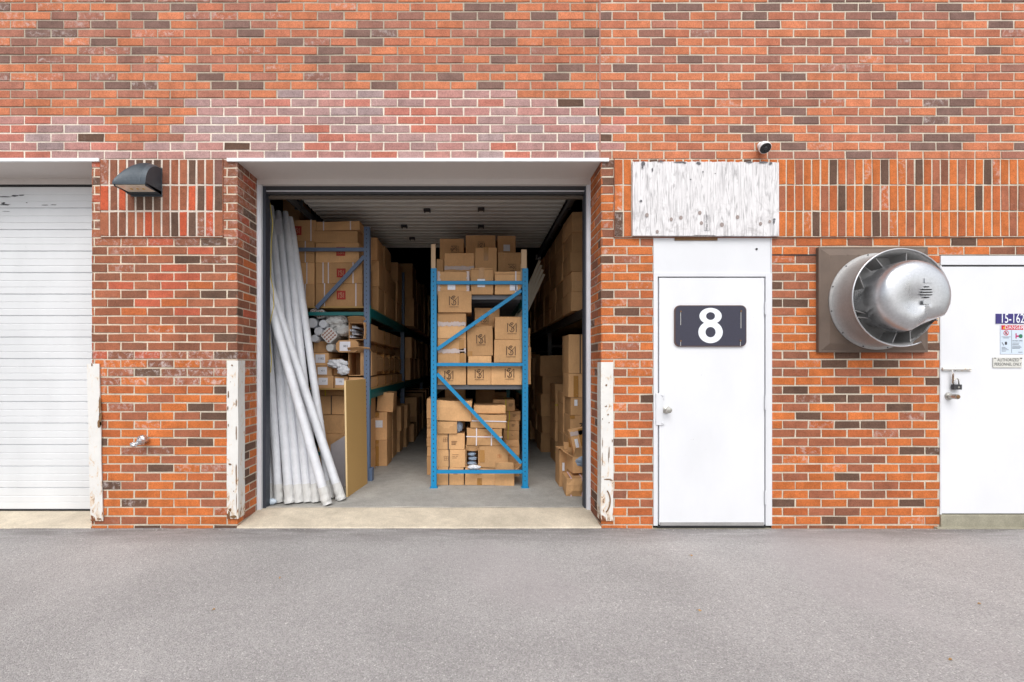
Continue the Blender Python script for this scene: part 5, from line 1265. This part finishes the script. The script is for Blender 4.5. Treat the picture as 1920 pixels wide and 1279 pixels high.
# ------------------------------------------------------------------ long cartons and profiles on the middle left shelf
G7 = 'long cartons lying lengthways on the left rack'
def long_carton(px0, py0, px1, py1, k, L, label, end=None, rz=0, wob=.006, chamfer=0.0, z0=None, mat='card'):
    """a carton 2-3 m long lying along the rack, its end towards the door"""
    x0, x1 = WX(px0, k), WX(px1, k); zt_, zb2 = WZ(py0, k), (WZ(py1, k) if z0 is None else z0); cx = (x0 + x1) / 2; w_ = x1 - x0; h = zt_ - zb2
    org = (cx, KY(k), zb2); mb = MB(); n = 12; c = chamfer; NSD[0] += 1; sd = NSD[0]
    pr = [(-w_ / 2 + c, 0), (w_ / 2 - c, 0), (w_ / 2, c), (w_ / 2, h - c), (w_ / 2 - c, h), (-w_ / 2 + c, h), (-w_ / 2, h - c), (-w_ / 2, c)] if c else [(-w_ / 2, 0), (w_ / 2, 0), (w_ / 2, h), (-w_ / 2, h)]
    rings = []
    for i in range(n + 1):
        y = L * i / n; dx = wob * noise.noise(Vector((sd, y * 1.3, 0))) + y * math.tan(rz); s_ = 1 - .03 * abs(noise.noise(Vector((sd, y * 3, 5))))
        rings.append([mb.vert((org[0] + p[0] * s_ + dx, org[1] + y, org[2] + max(0, p[1] * s_))) for p in pr])
    m = len(pr)
    for i in range(n):
        for j in range(m): mb.face((rings[i][j], rings[i][(j + 1) % m], rings[i + 1][(j + 1) % m], rings[i + 1][j])[::-1])
    mb.face(rings[0]); mb.face(rings[-1][::-1])
    o = tag(mb.build('long_carton', M[mat], org=org), label, 'carton', G7)
    for q in range(1, 5):     # printed joins where the sleeves overlap
        y = org[1] + L * q / 5; m2 = MB(); dx = wob * noise.noise(Vector((sd, (y - org[1]) * 1.3, 0))) + (y - org[1]) * math.tan(rz)
        m2.box(cx - w_ / 2 + dx - .004, cx + w_ / 2 + dx + .004, y, y + .03, zb2 + .002, zt_ + .003); m2.build('joint_tape', M['tape'], o, org)
    if end:
        lx, lz, lw, lh, tx = end; m2 = MB(); m2.box(cx + lx * w_ - lw / 2, cx + lx * w_ + lw / 2, org[1] - .003, org[1] + .001, zb2 + lz * h - lh / 2, zb2 + lz * h + lh / 2)
        p_ = m2.build('paper_label', M['paperw'], o, org); text(tx, lh * .34, M['txt'], p_, (cx + lx * w_ + .01, org[1] - .004, zb2 + lz * h), org=org)
    return o
kk = 1.392; zA = ZL1
long_carton(590, 705, 625, 722, kk, 2.3, 'long carton end labelled 117 resting on the middle left shelf beside the tubes', (-.05, .55, .11, .085, '117'), z0=zA)
long_carton(627, 706, 652, 722, kk, 2.3, 'long carton end labelled 132 on the middle left shelf just right of its twin', (-.10, .55, .10, .08, '132'), z0=zA)
long_carton(654, 708, 691, 722, kk - .012, 2.4, 'long unlabelled carton on the shelf edge beside the grey upright', None, z0=zA)
zB = WZ(704.5, kk)
long_carton(590, 686, 622, 704, kk, 2.2, 'long carton end with smudged label 411 in the second layer', (-.05, .5, .11, .09, '411'), z0=zB)
long_carton(624, 688, 646, 704, kk + .02, 2.2, 'long crushed carton in the second layer of the middle left shelf', None, z0=zB)
o = open_carton(WX(672, kk), KY(kk) - .02, zB, .27, .5, .28, 'big torn carton gaping open beside the grey upright on the middle left shelf', flaps=(70, 178, 0, 0), rz=.10, front_open=True)
long_carton(660, 664, 706, 704, kk + .14, 2.2, 'faceted long carton lying behind the big torn carton', None, z0=zB, chamfer=.05)
zC = WZ(685.5, kk)
long_carton(588, 662, 616, 686, kk, 2.2, 'long carton end labelled 1182 in the third layer beside the tubes', (-.05, .55, .115, .10, '1182'), z0=zC)
long_carton(617, 672, 642, 688, kk + .03, 2.0, 'long carton behind the crumpled clear wrap in the third layer', None, z0=zC)
bag((WX(634, kk), KY(kk) - .03, WZ(682, kk)), .085, (1.35, .6, .62), 'crumpled clear plastic wrap bulging between the long cartons', 31, 'wrap')
bag((WX(646, kk), KY(kk) - .05, WZ(694, kk)), .07, (1.0, .5, .75), 'clear wrap with black tape hanging under the torn carton', 33, 'wrap')
zD = WZ(661, kk)
long_carton(630, 638, 672, 660.5, kk - .02, 2.4, 'long eight-sided carton end labelled 881 with frayed corner', (-.10, .5, .125, .11, '881'), chamfer=.035, z0=zD)
zE = WZ(637.5, kk - .02)
o = open_carton(WX(673, kk), KY(kk) - .05, zE + .002, .215, .6, .205, 'open carton holding black and white profiles beside the grey upright', flaps=(60, 100, 0, 0), front_open=True)
for i in range(4):
    mb = MB(); xx = WX(657.5, kk) + .03 * (i % 2); z_ = zE + .03 + .038 * i; y_ = KY(kk) - .035
    mb.box(xx, xx + .075, y_, y_ + .5, z_, z_ + .004); mb.box(xx, xx + .004, y_, y_ + .5, z_ + .004, z_ + .026); mb.box(xx + .03, xx + .034, y_, y_ + .5, z_ + .004, z_ + .026)
    tag(mb.build('plastic_profile', M['signw'], org=(xx, y_, z_)), 'white plastic profile in the open carton, %s from the bottom' % ORD[i], 'profile', 'white profiles in the open carton')
long_carton(672, 616, 707, 642, kk + .16, 2.3, 'long upper carton running back behind the profile carton', None, z0=zE + .002)
long_carton(588, 640, 622, 660, kk + .02, 2.2, 'long carton under the wrapped profile bundles beside the tubes', None, z0=zD)
# profile bundles with honeycomb ends
def bundle(px, py, s0, k, L, label, rot=.3, dirv=(0.15, 1, -.12), holes=4, mat='wrapd', endm='profilew'):
    c = Vector((WX(px, k), KY(k), WZ(py, k))); d_ = Vector(dirv).normalized(); a = d_.cross(Vector((0, 0, 1))).normalized(); b = a.cross(d_)
    a, b = a * math.cos(rot) + b * math.sin(rot), b * math.cos(rot) - a * math.sin(rot); s_ = s0 / 2
    mb = MB(); n = 8; rings = []; pr = [(-1, -.7), (-.7, -1), (.7, -1), (1, -.7), (1, .7), (.7, 1), (-.7, 1), (-1, .7)]
    for i in range(n + 1):
        q = c + d_ * (L * i / n); w_ = s_ * (1 + .06 * noise.noise(Vector((px, i * 1.1, 0)))); rings.append([mb.vert(q + a * p[0] * w_ + b * p[1] * w_) for p in pr])
    for i in range(n):
        for j in range(8): mb.face((rings[i][j], rings[i][(j + 1) % 8], rings[i + 1][(j + 1) % 8], rings[i + 1][j]))
    mb.face(rings[0][::-1]); mb.face(rings[-1])
    o = tag(mb.build('profile_bundle', M[mat], org=tuple(c)), label, 'bundle', 'plastic-wrapped profile bundles')
    if holes:
        m2 = MB(); m3 = MB()
        m2.poly([c - d_ * .003 + a * p[0] * s_ * .92 + b * p[1] * s_ * .92 for p in pr]); e = m2.build('profile_ends', M[endm], o, tuple(c))
        for i in range(holes):
            for j in range(holes):
                u, v = (i + .5) / holes * 2 - 1, (j + .5) / holes * 2 - 1; hs2 = s_ * .62 / holes
                q = c - d_ * .0045 + a * u * s_ * .86 + b * v * s_ * .86; m3.poly([q + a * x * hs2 + b * z * hs2 for x, z in ((-1, -.7), (1, -.7), (1, .7), (-1, .7))])
        m3.build('profile_hollows', M['profile'], e, tuple(c))
    return o
bundle(617, 628.5, .155, kk - .015, 1.2, 'square bundle of hollow white profiles with red-brown cores on the left rack', rot=.75, dirv=(-.02, 1, -.01))
bundle(588.5, 585, .075, kk, 1.0, 'small bundle of reddish hollow profiles, nearest the tubes', rot=.4, holes=3, dirv=(.0, 1, -.02))
bundle(600.5, 589, .095, kk, 1.1, 'small bundle of cream hollow profiles under the diagonal brace', rot=.2, holes=3, dirv=(.0, 1, -.02))
for i, (px, py, r, lab) in enumerate(((591, 635, .046, 'round wrapped roll end, lowest, beside the tubes on the left rack'), (598, 621.5, .052, 'pale wrapped roll end in the middle of the left rack clutter'), (607, 608, .052, 'pale wrapped roll end, highest in the left rack clutter'), (586, 606, .06, 'cloudy wrapped roll behind the tube bundle'), (620, 652, .05, 'dusty wrapped roll sagging under the square profile bundle'))):
    c = Vector((WX(px, kk), KY(kk) - .03, WZ(py, kk))); d_ = Vector((.0, 1, -.0)).normalized(); mb = MB()
    mb.tube([c + d_ * t for t in (0, .01, .3, .7, 1.1)], [r * .86, r, r * 1.03, r * .97, r], 16); o = tag(mb.build('wrapped_roll', M['wrapd' if i > 3 else 'wrap'], org=tuple(c), smooth='auto'), lab, 'roll', 'wrapped rolls on the left rack')
bag((WX(628, kk), KY(kk) + .05, WZ(600, kk)), .10, (1.2, .9, .8), 'loose clear plastic sheet draped over the profile bundles', 41, 'wrapd', 'plastic_sheet', 'sheet')
bag((WX(640, kk), KY(kk) + .08, WZ(618, kk)), .09, (1.1, 1.2, .8), 'crumpled plastic sleeve between the profile bundle and the open carton', 43, 'wrapd', 'plastic_sheet', 'sheet')

# ------------------------------------------------------------------ wrapped tubes leaning at the left
tubes = [  # top px,py,k  bottom px,k, radius
    ((489, 430, 1.30), (506, 1.152), .040, 'first from the left, mostly behind the door track'),
    ((489, 470, 1.24), (524, 1.148), .043, 'second from the left at the foot'),
    ((499, 390, 1.335), (543, 1.138), .044, 'third from the left at the foot'),
    ((508, 387, 1.335), (561, 1.146), .042, 'fourth from the left at the foot'),
    ((522, 397, 1.335), (578, 1.150), .042, 'fifth from left at the foot, with paper label at its head'),
    ((535, 398, 1.335), (594, 1.152), .042, 'sixth from the left at the foot'),
    ((544, 408, 1.335), (620, 1.185), .040, 'rightmost at the head of the bundle'),
    ((503, 560, 1.17), (614, 1.128), .044, 'steeply leaning across the front of the bundle, foot second from the right'),
    ((484, 470, 1.215), (640, 1.168), .044, 'rightmost at the foot, with frayed dirty end wrap')]
for i, (tp, bt, r, lab) in enumerate(tubes):
    a = Vector((WX(tp[0], tp[2]), KY(tp[2]), WZ(tp[1], tp[2]))); b = Vector((WX(bt[0], bt[1]), KY(bt[1]), FZ + .012)); d_ = (a - b)
    if i == 7: a = b + d_ * 2.05; a.y = min(a.y, 1.25)
    d_ = a - b; L = d_.length
    pts = [b + d_ * t + Vector((.002 * noise.noise(Vector((i, t * 6, 0))), .003 * noise.noise(Vector((i, t * 6, 7))), 0)) for t in [j / 16 for j in range(17)]]
    rr_ = [r * (1 + .02 * noise.noise(Vector((i * 3, j * .9, 2)))) for j in range(17)]; rr_[0] = r * .9; rr_[-1] = r * .7
    mb = MB(); mb.tube(pts, rr_, 18); o = tag(mb.build('wrapped_tube', M['wrap'], org=tuple(b), smooth='auto'), 'white wrapped tube ' + lab, 'tube', 'plastic-wrapped tubes leaning inside the bay')
    mb = MB(); g2 = random.Random(i); n = 9
    q = [b + d_ * (t / L) for t in [-.004, .02, .05, .09, .13, .17]]
    mb.tube(q, [r * (1.02 + .14 * g2.random()) for _ in q], 12); 
    for v in range(len(mb.v)):
        p = Vector(mb.v[v]); mb.v[v] = tuple(Vector((p.x + .007 * noise.noise(p * 40), p.y + .007 * noise.noise(p * 40 + Vector((3, 0, 0))), max(FZ + .002, p.z + .006 * noise.noise(p * 30)))))
    mb.build('end_wrap', M['wrapd'], o, tuple(b))
    for t in (.22, .47, .71, .88)[: 4]:
        c = b + d_ * (t + .05 * g2.random()); mb = MB(); mb.tube([c, c + d_.normalized() * .012], r * 1.06, 18); mb.build('tape_band', M['wrap'], o, tuple(b))
    if i == 4:
        c0 = b + d_ * .965; c1 = b + d_ * .905; mb = MB(); s_ = d_.normalized().cross(Vector((0, 1, 0))).normalized() * r * .8; f = Vector((0, -r * 1.08, 0)); mb.poly([c1 - s_ + f, c1 + s_ + f, c0 + s_ + f, c0 - s_ + f]); mb.build('paper_label', M['paperw'], o, tuple(b))
# cord, bottle, boards
pts = [(503, 368), (507, 385), (512, 420), (509, 460), (508, 520), (513, 545), (514, 575), (506, 610), (507, 650), (510, 675), (508, 697), (499, 709)]
mb = MB(); kc = 1.145; P = [(WX(a + 2, kc), KY(kc) - .03, WZ(b, kc)) for a, b in pts]
P2 = []
for i in range(len(P) - 1):
    for t in (0, .33, .67): P2.append(tuple(Vector(P[i]).lerp(Vector(P[i + 1]), t)))
mb.tube(P2 + [P[-1]], .0042, 6); tag(mb.build('cord', M['ycord'], smooth=True), 'thin yellow cord hanging down in front of the wrapped tubes', 'cord')
k = 1.136; c = (WX(506, k), KY(k) - .02, FZ + .001); mb = MB(); q = Vector(c)
mb.tube([q + Vector((x, 0, .032)) for x in (-.02, -.015, .04, .06, .072)], [.02, .03, .031, .02, .012], 14); o = tag(mb.build('plastic_bottle', M['clear'], org=c, smooth='auto'), 'small clear plastic bottle lying at the foot of the tubes by the left jamb', 'bottle')
mb = MB(); mb.tube([q + Vector((-.02, 0, .032)), q + Vector((.0, 0, .032))], .0325, 14); mb.build('bottle_label', M['bluecap'], o, c)
A = Vector((-1.296, KY(1.198), FZ)); B = Vector((-1.222, KY(1.338), FZ)); H_ = 1.19; org = tuple(A); mb = MB()
n_ = (B - A).normalized(); s_ = Vector((n_.y, -n_.x, 0)) * .018; lean = Vector((-.02, 0.0, H_))
P = [A, B, B - s_, A - s_]; lo_ = [mb.vert(p) for p in P]; hi_ = [mb.vert(p + lean) for p in P]
mb.face(lo_[::-1]); mb.face(hi_, 1)
for j in range(4): mb.face((lo_[j], lo_[(j + 1) % 4], hi_[(j + 1) % 4], hi_[j]), 1 if j in (1, 3) else 0)
tag(mb.build('particle_board', [M['osb'], M['osbe']], org=org), 'tall tan particle board standing against the left rack upright', 'board')
A = Vector((WX(632, 1.30), KY(1.30), FZ)); mb = MB(); lo_ = []; Q = [A + Vector((-.08, -.02, 0)), A + Vector((.14, .02, 0)), A + Vector((.14, .03, 0)), A + Vector((-.08, -.01, 0))]
lo_ = [mb.vert(p) for p in Q]; hh = [.46, .60, .60, .46]; hi_ = [mb.vert(p + Vector((0, .05, h))) for p, h in zip(Q, hh)]
mb.face(lo_[::-1]); mb.face(hi_)
for j in range(4): mb.face((lo_[j], lo_[(j + 1) % 4], hi_[(j + 1) % 4], hi_[j]))
tag(mb.build('grey_panel', M['greyboard'], org=tuple(A)), 'short grey panel between the wrapped tubes and the particle board', 'board')

# ------------------------------------------------------------------ right-hand side
G8 = 'cartons on the floor by the right jamb'
k = 1.20
carton(WX(1082.5, k), KY(k) + .02, FZ, .205, .26, .19, 'bulging carton bound with pink straps at the foot of the right jamb', deco=[('vstrap', -.26, 'pink'), ('vstrap', .30, 'pink')], amp=.02, group=G8, rz=-.05)
k = 1.235
open_carton(WX(1090, k) + .02, KY(k) + .03, FZ + .205, .24, .3, .17, 'open carton holding a blue bag above the pink-strapped carton', flaps=(25, 30, 60, 60), rz=.1)
carton(WX(1090, k) + .03, KY(k) + .12, FZ, .24, .3, .203, 'plain carton on the floor carrying the open carton with the blue bag', group=G8)
bag((WX(1092, k), KY(k) + .05, FZ + .33), .075, (1.05, .6, .85), 'shiny blue bag bulging out of the open carton by the right jamb', 55)
k = 1.30
stack(1049, 1067, k, FZ, [(844, 'small white-labelled carton on the floor at the edge of the right aisle', [('paper', -.1, .55, .025, .09)], {'rz': .0})], d=.26, group=G8)
k = 1.33
stack(1068, 1100, k, FZ, [(870, 'plain carton on the floor in the near right pile', []), (820, 'tall pale carton second from the floor in the near right pile', [('tape', -.42, 0, 1)]), (779, 'carton with a black printed arrow in the near right pile', [('arrow', .20, .45), ('tape', -.38, .85, 1)], {'px': (1069, 1102)}),
    (745, 'carton with a small white label in the near right pile', [('paper', -.20, .70, .035, .07)], {'px': (1070, 1102)}), (700, 'carton with a flap showing, above the labelled one in the near right pile', [('tape', -.1, .0, .9)], {'px': (1066, 1100)}), (627, 'tall carton topmost in the near right pile with a black strap', [('vstrap', .1, 'bstrap')], {'px': (1066, 1102), 'd': .36})], d=.34, group=G8)
pc = carton(WX(1092, 1.26) + .02, KY(1.26), WZ(868, 1.26), .17, .10, .37, 'narrow carton leaning over with brown tape and a white label in the near right pile', deco=[('paper', -.2, .6, .035, .1), ('htape', .9), ('tape', .2, .5, 1)], tilt=-.22, group=G8)
stack(1056, 1068, 1.44, FZ, [(812, 'narrow carton on the floor left of the near right pile', []), (757, 'narrow carton second up left of the near right pile', []), (735, 'small narrow carton topmost left of the near right pile', [('seam', .98)])], d=.36, group=G8)
k = 1.62
stack(1041, 1062, k, FZ, [(828, 'yellow-strapped carton on the floor in the second right pile', [('hstrap', .5, 'ystrap')]), (790, 'carton with a pale label in the second right pile', [('paper', -.1, .5, .03, .07)]), (756, 'carton with black print and yellow strap in the second right pile', [('square', .25, .4, .06), ('hstrap', .9, 'ystrap')]), (720, 'plain carton topmost in the second right pile', [])], d=.4, group=G8)
row(1.04, .48, [3.1, 3.7, 4.3, 4.95, 5.6, 6.3, 7.1, 7.9], FZ, [[.30, .26, .34, .28, .32], [.26, .32, .24, .30, .28], [.34, .28, .30, .26, .30], [.3, .34, .28, .3, .3], [.3] * 5, [.32] * 5, [.34] * 5, [.3] * 5], 'on the floor along the right aisle', 'dim cartons on the floor along the right aisle', jit=.10, dps=.46)
hh = .2345
row(1.15, .50, [1.482, 2.02, 2.56, 3.1, 3.65, 4.2, 4.8, 5.4, 6.0, 6.7, 7.4, 8.1], ZR, [[hh] * 5] * 12, 'right rack upper shelf', 'dim cartons on the upper shelf of the right rack', jit=.02, dps=.50)

# small litter on the asphalt
g = random.Random(2)
for i, (px, py, lab) in enumerate(((1295, 1042, 'beside the white door 8'), (1310, 1145, 'in the middle of the pavement'), (1836, 1133, 'farthest right on the pavement'), (1782, 1238, 'lowest right on the pavement'), (525, 1084, 'below the wrapped tubes'), (400, 1144, 'at left on the smooth patch of pavement'))):
    z = 0.004; dist = CH * S * D / (py - CY) ; y = dist - D; x = (px - CX) / (S * D) * dist; mb = MB(); a0 = g.random() * 6
    mb.poly([(x + .014 * r_ * math.cos(a0 + a), y + .014 * r_ * math.sin(a0 + a), z + .004 * math.sin(2 * a)) for a, r_ in ((0, 1.2), (.8, .5), (1.6, .45), (2.6, .6), (3.2, 1.0), (4.2, .45), (5.4, .5))])
    tag(mb.build('fallen_leaf', M['leaf'], org=(x, y, 0)), 'small dry orange leaf lying ' + lab, 'leaf', 'dry leaves on the asphalt')

mb = MB(); g = random.Random(9)
for i in range(900):
    x = -4.2 + 8.6 * g.random(); y = -0.03 - 0.16 * g.random() ** 2.2; r_ = 0.002 + 0.004 * g.random() ** 2
    P = [(x + r_ * (g.random() + .4) * math.cos(a), y + r_ * (g.random() + .4) * math.sin(a), 0.0) for a in (0, 1.6, 3.1, 4.7)]; t_ = mb.vert((x, y, r_ * 1.2)); q = [mb.vert(p) for p in P]
    for j in range(4): mb.face((q[j], q[(j + 1) % 4], t_))
tag(mb.build('gravel', M['floor']), 'loose grit gathered along the foot of the brick wall', 'grit', kind='stuff')
mb = MB(); mb.box(PX(1447), PX(1530), -0.0035, 0.001, PZ(479.2), PZ(477.4)); mb.build('open_joint', M['dark'], BLD)
mb = MB(); mb.cyl((PX(1419), -0.001, PZ(467)), (PX(1419), 0.003, PZ(467)), 0.009, n=12); mb.build('screw_hole', M['dark'], fr)

# crumbled pale lip where the floor slab meets the threshold
mb = MB(); n = 160; A = []; B = []
for i in range(n + 1):
    x = MO0 + .05 + (MO1 - MO0 - .1) * i / n; c = .405 + .012 * noise.noise(Vector((x * 2.3, 0, 0))); w_ = .006 + .018 * max(0, noise.noise(Vector((x * 5, 3, 0)))) + .006 * abs(noise.noise(Vector((x * 31, 3, 0))))
    A.append(mb.vert((x, c - w_, .0485))); B.append(mb.vert((x, c + w_, .0485)))
for i in range(n): mb.face((A[i], A[i + 1], B[i + 1], B[i]))
tag(mb.build('concrete_edge', mk_concrete('chalky_concrete', (0.66, 0.62, 0.56), 0.7)), 'crumbled pale concrete lip across the bay threshold', kind='structure')
